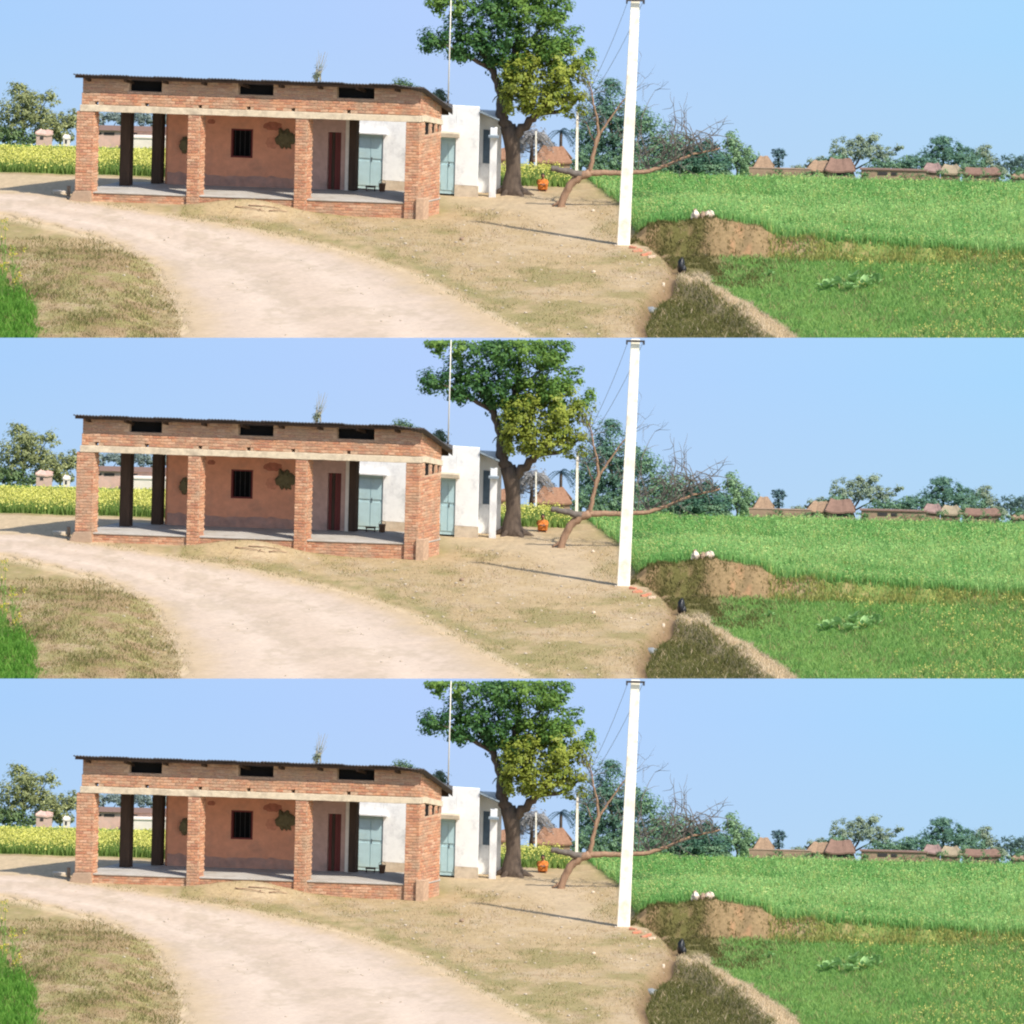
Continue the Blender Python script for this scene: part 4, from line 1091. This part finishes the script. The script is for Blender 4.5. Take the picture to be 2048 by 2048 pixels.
# left, seen between the pillars and beside the building
hut('far_house', 183, 360, 290, 262, 257, 23, 1.2, 'long pink house with dark red roof edge seen between the left pillars, {} strip', 'house', 'houses behind the mustard field', M_pinkwall, M_rooftile_far, 6,
    [('window', 190, 203, 265, 269), ('window', 208, 229, 265, 270), ('window', 262, 275, 266, 272), ('ledge', 275, 304, 278, 281)], flatroof=True)
hut('far_house', 255, 352, 290, 277, 272, 22.4, .6, 'low white wall house before the long pink house, {} strip', 'house', 'houses behind the mustard field', M_palewall, M_palewall, 2, flatroof=True)
hut('far_house', 72, 104, 292, 268, 258, 23, .6, 'small pale pink gabled house left of the brick building, {} strip', 'house', 'houses behind the mustard field', M_pinkwall, M_pinkwall, 2, [('window', 80, 87, 273, 279)], gable=.3)
hut('far_house', 126, 140, 292, 276, 268, 23, .4, 'tiny white house nearest the left corner pillar, {} strip', 'house', 'houses behind the mustard field', M_palewall, M_palewall, 1, [('door', 130, 134, 278, 287)], gable=.3)
# tiled hut behind the big tree
hut('tiled_hut', 1070, 1140, 336, 324, 291, 19.8, 1.0, 'hut with orange clay tiled roof behind the thin far pole, {} strip', 'hut', 'tiled huts', M_mud, M_tile, 4, [('door', 1098, 1104, 325, 334)], gable=.22)
hut('tiled_hut', 985, 1016, 336, 318, 295, 20.2, .8, 'orange roofed hut half hidden by the big trunk, {} strip', 'hut', 'tiled huts', M_mud, M_tile, 3, gable=.15)
# right village
hut('straw_hut', 1508, 1546, 347, 338, 311, 20.6, .6, 'tall straw heap hut at the field edge, {} strip', 'hut', 'village huts', M_mud, M_thatch, 3, gable=.3)
hut('mud_wall', 1498, 1622, 349, 338, 336, 20.4, .15, 'low broken mud wall left of the thatched huts, {} strip', 'wall', 'village walls', M_mud, M_mud, 1, flatroof=True)
hut('straw_hut', 1616, 1664, 349, 341, 320, 20.8, .8, 'pale thatched hut left of the reddish roofed hut, {} strip', 'hut', 'village huts', M_mud, M_thatch, 4, gable=.25)
hut('straw_hut', 1655, 1706, 352, 342, 316, 20.5, .8, 'reddish roofed hut with dark shaded front, {} strip', 'hut', 'village huts', M_mud, M_rooftile_far, 5, [('front_shade', 1668, 1702, 341, 351)], gable=.12)  # dark panel on the wall stands in for shade at the hut front
hut('mud_wall', 1722, 1852, 357, 341, 338, 20.3, .3, 'long brown mud wall with dark gaps between the village huts, {} strip', 'wall', 'village walls', M_mud, M_rooftile_far, 3, [('gap', 1755, 1775, 344, 350), ('gap', 1782, 1794, 345, 351)], flatroof=True)
hut('straw_hut', 1849, 1880, 354, 342, 325, 20.9, .7, 'hut with pinkish sheet roof below the broad teal tree, {} strip', 'hut', 'village huts', M_mud, mat('pink_sheet_roof', (.24, .16, .14), var=.3, bump=.5), 4, gable=.15)
hut('straw_hut', 1881, 1920, 354, 346, 328, 20.9, .7, 'hut with yellow straw roof right of the pinkish roof, {} strip', 'hut', 'village huts', M_mud, mat('yellow_straw', (.28, .225, .15), var=.25, bump=.6), 4, gable=.2)
hut('straw_hut', 1926, 1998, 358, 348, 334, 21.1, .6, 'long low hut with dull red roof behind the hedge, {} strip', 'hut', 'village huts', M_mud, M_rooftile_far, 4, gable=.08)
hut('straw_hut', 2025, 2052, 366, 354, 347, 20.8, .5, 'low pale brown hut at the right picture edge, {} strip', 'hut', 'village huts', M_mud, M_thatch, 3, gable=.15)

# ---------------------------------------------------------------- crops and grass
def scatter(n, x0, x1, y0, y1, ok):
    xy = np.c_[rng.uniform(x0, x1, n), rng.uniform(y0, y1, n)]
    return xy[ok(xy[:, 0], xy[:, 1])]
def R(n, a, b_): return rng.uniform(a, b_, n)
def not_road(X, Y, d=.0): return ~inside(X, Y, ROADPOLY) & (seg_dist(X, Y, ROADPOLY) > d)

# right field: rape crop in bloom
ok = lambda X, Y: (X > field_left(Y) + .2 + .3 * fbm(X, Y, 1)) & (Y > CREST_Y + .12 - .3 * np.clip((X - 9) / 3, 0, 1) + .5 * fbm(X * 2, X * 0, 2))
xy = scatter(70000, 2.0, 24, 1.0, 18.6, ok)
nn = fbm(xy[:, 0] * .6, xy[:, 1] * .3, 1); nf = fbm(xy[:, 0] * 2, xy[:, 1], 3)
h = (.34 + .26 * rng.random(len(xy))) * (1 + nn * .8 + .5 * nf) * np.interp(xy[:, 1], [1, 3, 20], [.85, .8, .42])
t = np.clip(.45 + nn + rng.normal(size=len(xy)) * .22 + (h - .5) * .6, 0, 1)
tint = mixc((.16, .37, .095), (.39, .59, .21), t)
yl = rng.random(len(xy)) < np.clip(.10 + .8 * nf, .02, .4)
tint[yl] = mixc((.34, .46, .12), (.50, .57, .21), rng.random(yl.sum()))
stuff(tag(blades('field_crop', xy, h, R(len(xy), .022, .045), R(len(xy), .1, .5), tint), 'tall bright green crop filling the right-hand field, {} strip', 'crop', 'green crop fields'))
k_ = rng.random(len(xy)) < .55
lp = np.repeat(np.c_[xy[k_], (g(xy[k_, 0], xy[k_, 1]) + h[k_] * R(k_.sum(), .55, 1.0))], 2, 0) + rng.normal(size=(2 * k_.sum(), 3)) * .05
V_, F_, T_ = quads(lp, R(len(lp), .035, .10), rng.normal(size=(len(lp), 3)) * .6 + np.array((0, -.3, 1)), np.repeat(tint[k_], 2, 0) * R(len(lp), .8, 1.25)[:, None], .5)
stuff(tag(obj_np('crop_leaves', V_, F_, M_grass, None, T_), 'small green leaves topping the crop of the right-hand field, {} strip', 'crop', 'green crop leaves'))
def flowers(name, xy, z, size, c1, c2, label, cat, group, per=4, spread=.04):
    n = len(xy); pos = np.repeat(np.c_[xy, z], per, 0) + rng.normal(size=(n * per, 3)) * spread
    V_, F_, T_ = quads(pos, size * (.6 + .8 * rng.random(n * per)), rng.normal(size=(n * per, 3)) + np.array((0, -.6, .8)), mixc(c1, c2, rng.random(n * per)), .9)
    return stuff(tag(obj_np(name, V_, F_, M_leaf, None, T_), label, cat, group))
pick = rng.random(len(xy)) < np.where((xy[:, 0] < 6) & (xy[:, 1] > 4) & (xy[:, 1] < 12) & (nf > .02), .14, .035) + np.where((xy[:, 0] > 9.5) & (xy[:, 1] < 2.6), .10, 0)
flowers('crop_flowers', xy[pick], g(xy[pick, 0], xy[pick, 1]) + h[pick] * .98, .032, (.48, .52, .14), (.60, .60, .26), 'small yellow flower heads dotting the green field, {} strip', 'flowers', 'crop flowers')
# lower plot in front of the bank
def low_ok(X, Y):
    return (X > np.maximum(ridge_x(Y), np.where(Y > -5.5, 6.5, 0)) + .55 + .5 * fbm(X * 2, Y, 1)) & (Y < np.where(X > 8.9 + .6 * fbm(X, Y, 2), CREST_Y + .3, CREST_Y - 1.05))
xy = scatter(88000, 5.5, 24, -31, 1.9, low_ok)
nn = fbm(xy[:, 0] * .5, xy[:, 1] * .25, 2); n2_ = fbm(xy[:, 0] * 1.6, xy[:, 1] * .8, 0)
h = (.07 + .12 * rng.random(len(xy))) * (1 + 1.0 * n2_ + .5 * np.clip((xy[:, 0] - 12) / 4, 0, 1))
t = np.clip(.4 + nn * .9 + rng.normal(size=len(xy)) * .25, 0, 1)
tint = mixc((.13, .29, .07), (.32, .47, .14), t)
dry = rng.random(len(xy)) < np.clip(.06 + n2_ * .9, 0, .35)
tint[dry] = mixc((.26, .24, .10), (.40, .35, .16), rng.random(dry.sum()))
stuff(tag(blades('plot_crop', xy, h, R(len(xy), .018, .036), R(len(xy), .3, 1.2), tint), 'short green weeds and seedlings covering the near right plot, {} strip', 'crop', 'near green plots'))
xy2 = scatter(1000, 11.0, 18.5, -27, 0, lambda X, Y: fbm(X * .7, Y * .3, 1) + (X - 15) * .06 > -.03)
hh = R(len(xy2), .22, .5)
tn = mixc((.10, .19, .04), (.20, .30, .07), rng.random(len(xy2)))
stuff(tag(blades('mustard_stalks', xy2, hh, R(len(xy2), .02, .04), R(len(xy2), .05, .3), tn), 'thin mustard stalks in the near plot at the right edge, {} strip', 'crop', 'mustard stalks'))
flowers('mustard_flowers', xy2, g(xy2[:, 0], xy2[:, 1]) + hh, .045, (.48, .43, .10), (.64, .56, .18), 'yellow mustard flowers along the right edge of the near plot, {} strip', 'flowers', 'mustard flowers in the plot', 4, .05)
# yellow-green strip along the foot of the field
xy2 = scatter(12000, 8.6, 24, -.8, 1.7, lambda X, Y: (np.abs(Y - .6 - .6 * fbm(X * 1.2, X * 0, 1)) < 1.0) & (rng.random(len(X)) < smooth((fbm(X * 1.3, Y, 3) + .25) / .3)))
tn = mixc((.16, .22, .05), (.44, .40, .12), rng.random(len(xy2)))
stuff(tag(blades('yellow_weeds', xy2, R(len(xy2), .06, .26), R(len(xy2), .02, .04), R(len(xy2), .1, .6), tn), 'yellowish weeds lining the front edge of the green field, {} strip', 'weeds', 'yellow weed strips'))

# leafy plants in the near plot
leaf_me = {}
def big_leaf(v):
    if v in leaf_me: return leaf_me[v]
    rr = np.random.default_rng(v + 40); b = MB(); n = 7; L = .34 + .1 * rr.random(); W = .10 + .03 * rr.random(); vs = []
    for i in range(n):
        q = i / (n - 1); w_ = W * math.sin(math.pi * min(.97, .12 + .85 * q)) ** .8 * (1 + .15 * (rr.random() - .5)); x = L * q; z = .26 * L * math.sin(q * 2.4) - .12 * L * q
        vs += [(x, -w_, z + .035), (x, 0, z), (x, w_, z + .035)]
    fs = []
    for i in range(n - 1):
        for k in range(2): fs.append((i * 3 + k, i * 3 + k + 1, i * 3 + k + 4, i * 3 + k + 3))
    c = mixc((.18, .36, .11), (.34, .52, .20), [rr.random()])[0]
    b.add(vs, fs, tuple(c)); leaf_me[v] = b.mesh('leaf', True); leaf_me[v].materials.append(M_leaf); return leaf_me[v]
LP = [(1652, 577, 'leftmost big-leaved plant of the clump'), (1676, 571, 'second big-leaved plant from the left of the clump'), (1698, 580, 'lowest big-leaved plant in the middle of the clump'), (1706, 563, 'rearmost big-leaved plant of the clump'), (1728, 574, 'second big-leaved plant from the right of the clump'), (1752, 566, 'rightmost big-leaved plant of the clump'), (1540, 549, 'single small-leaved dark plant left of the clump')]
for i, (px, py, lb) in enumerate(LP):
    p = G(px, py + 4); t = thing('leafy_plant', p, lb + ' in the near plot, {} strip', 'plant', 'big-leaved plants in the near plot')
    for k in range(13):
        o = bpy.data.objects.new('leaf', big_leaf(int(rng.integers(6)))); link(o); o.parent = t
        o.rotation_euler = (0, -rad(15 + 55 * rng.random()), 2 * math.pi * (k / 10 + .05 * rng.random())); sc = (.7 + .55 * rng.random()) * (.6 if i == 6 else 1); o.scale = (sc, sc, sc)
# straw-coloured grass on the ridge and olive grass on its ditch side, tinted dark as the slope's shade
xy = scatter(60000, 4.0, 11, -31, -5, lambda X, Y: (X > ditch_x(Y) + .12) & (X - ridge_x(Y) < .6 + .5 * fbm(X * 2, Y, 1)))
dd = xy[:, 0] - ridge_x(xy[:, 1]); tn = mixc((.46, .35, .21), (.76, .62, .43), rng.random(len(xy)))
dk_ = rng.random(len(xy)) < smooth((-.62 - dd + .9 * fbm(xy[:, 0] * 2, xy[:, 1], 2)) / .35) * .95
tn[dk_] = mixc((.085, .10, .025), (.24, .22, .075), rng.random(dk_.sum()) ** 1.3)
stuff(tag(blades('straw_grass', xy, R(len(xy), .05, .2) * np.clip(1 + 2.4 * fbm(xy[:, 0] * 2.2, xy[:, 1] * .9, 0), .4, 2), R(len(xy), .014, .028), R(len(xy), .3, 1.2), tn), 'pale dry straw grass over the ridge right of the ditch, {} strip', 'grass', 'straw grass ridges'))
# scrub on the bank and in the ditch
xy = scatter(60000, 4.0, 10.0, -8, 1.7, lambda X, Y: (X > np.where(Y > .2, 3.7, ditch_x(Y) + .05) + .3 * fbm(X * 0, Y * 3, 1)) & (rng.random(len(X)) < smooth((8.0 - X + 2.5 * fbm(X * 1.5, Y * 1.6, 1) + (Y < -.5) * 1.5) / 2.4) + .06) & (rng.random(len(X)) < smooth((fbm(X * 1.6, Y * 1.2, 2) + .16) / .2)) & (rng.random(len(X)) < np.where(Y > -.6, 1.0, .45)))
tn = mixc((.075, .085, .022), (.20, .175, .06), rng.random(len(xy)))
stuff(tag(blades('bank_scrub', xy, R(len(xy), .04, .15), R(len(xy), .015, .03), R(len(xy), .2, .9), tn), 'dark olive scrub on the earth bank by the ditch, {} strip', 'scrub', 'bank scrub'))
xy = scatter(9000, 5.6, 10.5, -.2, 1.8, lambda X, Y: rng.random(len(X)) < smooth((fbm(X * 2.4, Y * 2, 0) + .12) / .3))
tn = mixc((.24, .19, .08), (.44, .34, .18), rng.random(len(xy)))
stuff(tag(blades('bank_straw', xy, R(len(xy), .03, .12), R(len(xy), .012, .024), R(len(xy), .3, 1.2), tn), 'dry tufts on the bare brown right half of the earth bank, {} strip', 'grass', 'bank straw'))
# dry grass of the yard and road verge
def yard_ok(X, Y):
    nz = fbm(X * .5, Y * .22, 0) + .6 * fbm(X * 1.7, Y * .8, 1)
    keep = (X < ditch_x(Y) - .1) & (X > -11) & not_road(X, Y, .18)
    return keep & ((nz > -.10) | (rng.random(len(X)) < .35)) & (seg_dist(X, Y, TRUNKPATH) > .6)
xy = scatter(54000, -11, 6.2, -30, 12.5, lambda X, Y: yard_ok(X, Y) & ((Y < BO.y + (X - BO.x) * FA.y / FA.x - .45) | (X > -1.9)))
nz = fbm(xy[:, 0] * .5, xy[:, 1] * .22, 0) + .6 * fbm(xy[:, 0] * 1.7, xy[:, 1] * .8, 1)
tn = mixc((.33, .235, .115), (.60, .46, .26), rng.random(len(xy)))
gr = rng.random(len(xy)) < np.clip(.15 + nz * 2.2, 0, .8)
tn[gr] = mixc((.14, .15, .04), (.27, .25, .09), rng.random(gr.sum()))
stuff(tag(blades('dry_grass', xy, R(len(xy), .02, .085) * np.clip(1 + 2.6 * fbm(xy[:, 0] * 1.3, xy[:, 1] * .5, 3), .4, 2.2), R(len(xy), .010, .022), R(len(xy), .4, 1.4), tn), 'thin dry grass on the yard between road and ditch, {} strip', 'grass', 'yard grass'))
xy = scatter(90000, -20, 3, -31, 12, lambda X, Y: (seg_dist(X, Y, ROADPOLY) < .34 + .5 * fbm(X * 1.6, Y * .6, 2)) & (rng.random(len(X)) < smooth((fbm(X * 2.2, Y * .9, 1) + .12) / .2)) & ((Y < BO.y - .6) | (X > -2)))
tn = mixc((.30, .235, .115), (.52, .42, .24), rng.random(len(xy)))
gr = rng.random(len(xy)) < .45
tn[gr] = mixc((.15, .16, .045), (.29, .27, .10), rng.random(gr.sum()))
stuff(tag(blades('road_edge_grass', xy, R(len(xy), .025, .09), R(len(xy), .010, .022), R(len(xy), .4, 1.4), tn, zoff=.02), 'short ragged grass growing along the road edges, {} strip', 'grass', 'road edge grass'))
# left verge
xy = scatter(40000, -20, -10.4, -33, -2.5, lambda X, Y: not_road(X, Y, .1) & (Y < np.interp(X, BXY[:, 0], BXY[:, 1], left=99) + 30) & ~inside(X, Y, ROADPOLY) & (X < -10.8))
xy = xy[[(y < np.interp(x, BXY[:8, 0], BXY[:8, 1])) for x, y in xy]]
nz = fbm(xy[:, 0] * .9, xy[:, 1] * .35, 2) + .5 * fbm(xy[:, 0] * 2.5, xy[:, 1], 1)
tn = mixc((.26, .185, .085), (.47, .36, .19), rng.random(len(xy)))
gr = rng.random(len(xy)) < np.clip(.30 + nz * 2.0, .03, .85)
tn[gr] = mixc((.105, .115, .030), (.24, .22, .075), rng.random(gr.sum()))
stuff(tag(blades('verge_grass', xy, R(len(xy), .03, .13) * np.clip(1 + 2.2 * nz, .5, 2.2), R(len(xy), .012, .028), R(len(xy), .3, 1.3), tn), 'dry brownish grass on the bank left of the road, {} strip', 'grass', 'left verge grass'))
gl = scatter(24000, -20, -14.6, -33, -9, lambda X, Y: (Y < -12.5) & (rng.random(len(X)) < smooth((-16.4 + .9 * smooth((-14 - Y) / 9) + 1.4 * fbm(X * 1.5, Y * .6, 1) - X) / .9)))
tn = mixc((.07, .21, .02), (.20, .38, .06), rng.random(len(gl)))
stuff(tag(blades('green_crop', gl, R(len(gl), .08, .30) * np.clip(1 + 2 * fbm(gl[:, 0] * 1.5, gl[:, 1] * .6, 3), .4, 1.8), R(len(gl), .025, .05), R(len(gl), .2, .8), tn), 'vivid green crop in the lower left corner, {} strip', 'crop', 'lower left green crop'))
# single mustard plants at the left edge
for i, (px, pyb, pyt, lb) in enumerate([(9, 545, 440, 'tall mustard plant at the left edge beside the verge'), (26, 562, 487, 'yellow flowering mustard plant right of the tallest one'), (4, 600, 520, 'lower mustard plant over the green corner crop'), (34, 590, 548, 'small mustard plant nearest the dry verge')]):
    p = G(px, pyb); t = thing('mustard_plant', p, lb + ', {} strip', 'plant', 'mustard plants by the left verge')
    top = P(px, pyt, p.y); b = MB(); tips = []
    for k in range(5):
        e = Vector((top.x + rng.normal() * .1, p.y + rng.normal() * .1, p.z + (top.z - p.z) * (.65 + .35 * rng.random())))
        mid = p.lerp(e, .5) + Vector((rng.normal() * .03, 0, 0)); b.tube([p - Vector((0, 0, .03)), mid, e], [.012, .009, .004], 5, False); tips += [mid, e]
    b.build('stem', mat('green_stem', (.14, .24, .05), var=.15, bump=0), t)
    cen = np.array([tuple(q) for q in tips])
    pos = np.repeat(cen, 9, 0) + rng.normal(size=(len(cen) * 9, 3)) * .07
    V_, F_, T_ = quads(pos, R(len(pos), .05, .12), rng.normal(size=(len(pos), 3)), mixc((.13, .24, .04), (.26, .36, .08), rng.random(len(pos))), .45); obj_np('leaves', V_, F_, M_leaf, t, T_)
    ce = cen[1::2]; pos = np.repeat(ce, 14, 0) + rng.normal(size=(len(ce) * 14, 3)) * .045
    V_, F_, T_ = quads(pos, R(len(pos), .03, .06), rng.normal(size=(len(pos), 3)), mixc((.60, .48, .03), (.80, .66, .10), rng.random(len(pos))), .9); obj_np('blossoms', V_, F_, M_leaf, t, T_)
# left mustard field in bloom and the strip behind the big tree
xy = np.r_[scatter(24000, -24, -9.5, 13.9, 18.6, lambda X, Y: Y > 13.9 + .4 * fbm(X, Y, 1)), scatter(4200, -2.6, 2.0, 15.4, 19.5, lambda X, Y: X < field_left(Y) - .5)]
nn = fbm(xy[:, 0] * .6, xy[:, 1] * .4, 3)
h = R(len(xy), .20, .36) * (1 + nn * .4)
tn = mixc((.14, .25, .05), (.30, .40, .11), rng.random(len(xy)))
stuff(tag(blades('mustard_crop', xy, h, R(len(xy), .03, .06), R(len(xy), .1, .4), tn), 'green mustard stalks of the blooming field behind the building, {} strip', 'crop', 'mustard fields'))
pk = rng.random(len(xy)) < np.where(xy[:, 0] > -5, .35, 1) * np.clip(.45 + nn + (xy[:, 1] - 16) * .22, .02, .8)
flowers('mustard_bloom', xy[pk], g(xy[pk, 0], xy[pk, 1]) + h[pk], .055, (.52, .52, .09), (.70, .66, .20), 'yellow bloom covering the field behind the building, {} strip', 'flowers', 'mustard bloom', 3, .045)
# stones and crumbs on the bare ground
b = MB()
for x, y in scatter(900, -13, 6, -27, 9, lambda X, Y: (X < ditch_x(Y)) & ((Y < 5.0) | (X > -2))):
    r = .012 + .04 * rng.random() ** 4
    b.blob((x, y, float(g(x, y)) + r * .4), (r * 1.3, r, r * .7), int(rng.integers(1e6)), 6, .3)
stuff(tag(b.build('pebbles', M_stone, None, True), 'loose pebbles and earth crumbs on the yard and road, {} strip', 'pebbles', 'loose pebbles'))

# ---------------------------------------------------------------- small things on the ground
# pale masonry lump on the bank
p = Vector((un(1406, 430)[0], CREST_Y + .12, 0)); p.z = P(1406, 443, p.y).z
t = thing('masonry_rubble', p, 'pale lump of broken masonry lying on the earth bank, {} strip', 'rubble', 'masonry lumps on the bank')
for k, (dx, w_, hgt, mt) in enumerate([(-.24, .15, .40, M_rubble), (-.02, .11, .34, M_mud), (.20, .20, .36, M_rubble)]):
    b = MB(); b.blob(p + Vector((dx, .03 * k, hgt * .45)), (w_, .16, hgt * .58), 70 + k, 10, .18); b.build('chunk', mt, t)
b = MB(); b.box(p + Vector((-.3, .1, .36)), (.03, 0, .01), (0, .05, 0), (0, 0, .05), (.30, .13, .08)); b.build('brick', M_brick, t)
# black crumpled bag at the ditch
p = G(1362, 545); b = MB()
b.blob(p + Vector((0, .05, .2)), (.12, .12, .26), 5, 12, .28); b.blob(p + Vector((.08, .0, .1)), (.1, .1, .16), 6, 10, .3)
tag(b.build('black_bag', M_bag, None, True), 'small black crumpled bag at the edge of the ditch, {} strip', 'bag', 'black bags by the ditch')
# grey plastic scrap and litter by the ditch
p = G(1305, 625); b = MB(); b.blob(p + Vector((0, 0, .05)), (.22, .35, .12), 9, 10, .3)
tag(b.build('grey_stone', mat('grey_stone', (.22, .24, .25), var=.2), None, True), 'grey flat stone lying in the ditch near the front, {} strip', 'stone', 'grey ditch stones')
for k, (px, py, s, lb) in enumerate([(1412, 513, .05, 'white pebble on the bank foot right of the black bag'), (1327, 572, .055, 'white scrap upright at the ditch'), (1186, 424, .07, 'pale stone on the path edge left of the tall pole'), (1262, 556, .045, 'white stone on the yard below the pole'), (1187, 546, .07, 'pale flat stone in the middle of the dry yard'), (924, 481, .09, 'dark clod on the yard below the white house')]):
    p = G(px, py); b = MB(); b.blob(p + Vector((0, 0, s * .5)), (s, s * .8, s * (.8 if k != 1 else 1.6)), 30 + k, 8, .25)
    tag(b.build('stone', M_whitebase if k < 5 else M_mud, None, True), lb + ', {} strip', 'stone', 'scattered stones')
# small pale slab near the left pillar
p = G(118, 388); b = MB(); b.box(p + Vector((0, 0, .06)), (.2, .02, 0), (-.02, .2, 0), (0, 0, .06)); tag(b.build('stone_slab', M_whitebase, None, bevel=.02), 'flat pale slab lying left of the corner pillar, {} strip', 'slab', 'stone slabs by the road')
p = G(137, 393); b = MB(); b.box(p + Vector((0, 0, .16)), (.06, 0, 0), (0, .06, 0), (0, 0, .2)); tag(b.build('marker_stone', M_mud, None, bevel=.02), 'short upright marker stone at the left building corner, {} strip', 'stone', 'marker stones')

# ---------------------------------------------------------------- seated person in orange
def remeshed(name, b, voxel, material, parent):
    o = bpy.data.objects.new(name, b.mesh(name)); link(o)
    r = o.modifiers.new('remesh', 'REMESH'); r.mode = 'VOXEL'; r.voxel_size = voxel; r.use_smooth_shade = True
    sm = o.modifiers.new('smooth', 'SMOOTH'); sm.iterations = 3; sm.factor = .5
    dg = bpy.context.evaluated_depsgraph_get(); me = bpy.data.meshes.new_from_object(o.evaluated_get(dg))
    bpy.data.objects.remove(o)
    me.materials.clear(); me.materials.append(material); me.polygons.foreach_set('use_smooth', np.ones(len(me.polygons), bool))
    n = bpy.data.objects.new(name, me); link(n); return adopt(n, parent)
pp = G(1085, 383)
per = thing('person', pp, 'person in orange clothes squatting on the ground right of the big trunk, {} strip', 'person', 'squatting persons')
per.scale = (.86, .86, .86)
def Q(x, y, z): return pp + Vector((x, y, z))          # faces the camera, slightly right
b = MB()
b.blob(Q(0, .02, .60), (.068, .08, .095), 1, 14, 0)                                      # head
b.blob(Q(.01, -.055, .585), (.02, .03, .035), 2, 8, 0); b.blob(Q(.012, -.078, .59), (.012, .02, .016), 3, 8, 0)   # face, nose
for sg in (-1, 1): b.blob(Q(sg * .07, .03, .595), (.014, .02, .03), 4, 8, 0)
b.tube([Q(0, .04, .42), Q(0, .03, .54)], [.05, .042], 10)
b.tube([Q(0, .14, .10), Q(0, .13, .22), Q(0, .08, .36), Q(0, .05, .45)], [.15, .14, .15, .09], 12)
for sg in (-1, 1):
    b.tube([Q(sg * .08, .12, .12), Q(sg * .13, -.14, .34)], [.085, .06], 10)             # thigh
    b.tube([Q(sg * .13, -.14, .34), Q(sg * .12, -.04, .06)], [.058, .038], 10)           # shin
    b.tube([Q(sg * .12, -.02, .035), Q(sg * .13, -.17, .022)], [.036, .024], 8)          # foot
    b.tube([Q(sg * .15, .06, .42), Q(sg * .20, -.03, .28)], [.05, .04], 9)               # upper arm
    b.tube([Q(sg * .20, -.03, .28), Q(sg * .08, -.21, .30)], [.038, .026], 9)            # forearm
    b.tube([Q(sg * .08, -.21, .30), Q(sg * .03, -.235, .295)], [.03, .032], 8)           # palm
    for f in range(4): b.tube([Q(sg * .035, -.235, .318 - f * .016), Q(-sg * .015, -.25 - .004 * f, .312 - f * .016), Q(-sg * .04, -.235, .306 - f * .016)], [.010, .009, .008], 6)
    b.tube([Q(sg * .06, -.225, .325), Q(sg * .03, -.245, .345)], [.011, .009], 6)
remeshed('body', b, .011, M_skin, per)
b = MB()
b.blob(Q(0, .04, .635), (.078, .082, .078), 1, 14, .04); b.blob(Q(0, .10, .60), (.06, .05, .07), 2, 10, .05)
b.build('hair', M_hair, per, True)
b = MB()
b.tube([Q(0, .15, .05), Q(0, .145, .2), Q(0, .09, .36), Q(0, .055, .455), Q(0, .05, .475)], [.19, .165, .172, .12, .07], 14)
for sg in (-1, 1):
    b.tube([Q(sg * .08, .13, .13), Q(sg * .13, -.145, .345)], [.105, .08], 12); b.tube([Q(sg * .13, -.145, .345), Q(sg * .122, -.06, .10)], [.078, .075], 10)
    b.tube([Q(sg * .13, .06, .43), Q(sg * .19, -.01, .32)], [.066, .058], 10)
b.box(Q(0, -.06, .2), (.11, 0, 0), (0, .08, 0), (0, 0, .11))
remeshed('clothes', b, .013, M_orange, per)

# ---------------------------------------------------------------- the place again, twice, behind its own sky
def copy_tree(o, parent=None):
    c = o.copy(); COL.objects.link(c)
    if parent is not None:
        c.parent = parent; c.matrix_parent_inverse = o.matrix_parent_inverse.copy()
    for ch in o.children: copy_tree(ch, c)
    return c
first = list(TOP)
strips = ['bottom', 'middle', 'top']
labels = [o.get('label') for o in first]
for k in (1, 2):
    for o, lb in zip(first, labels):
        if k == 2 and o is sky_low: continue
        c = copy_tree(o); c.location = o.location + SITE * k
        if lb: c['label'] = lb.format(strips[k])
        if k == 2 and o is bt:
            for ch in c.children:
                if ch.name.startswith('crown'): ch.data = crown_full_me
TOP.clear()
sk = sky_backdrop(-560); sk.location = SITE * 2
for o, lb in zip(first, labels):
    if lb: o['label'] = lb.format(strips[0])
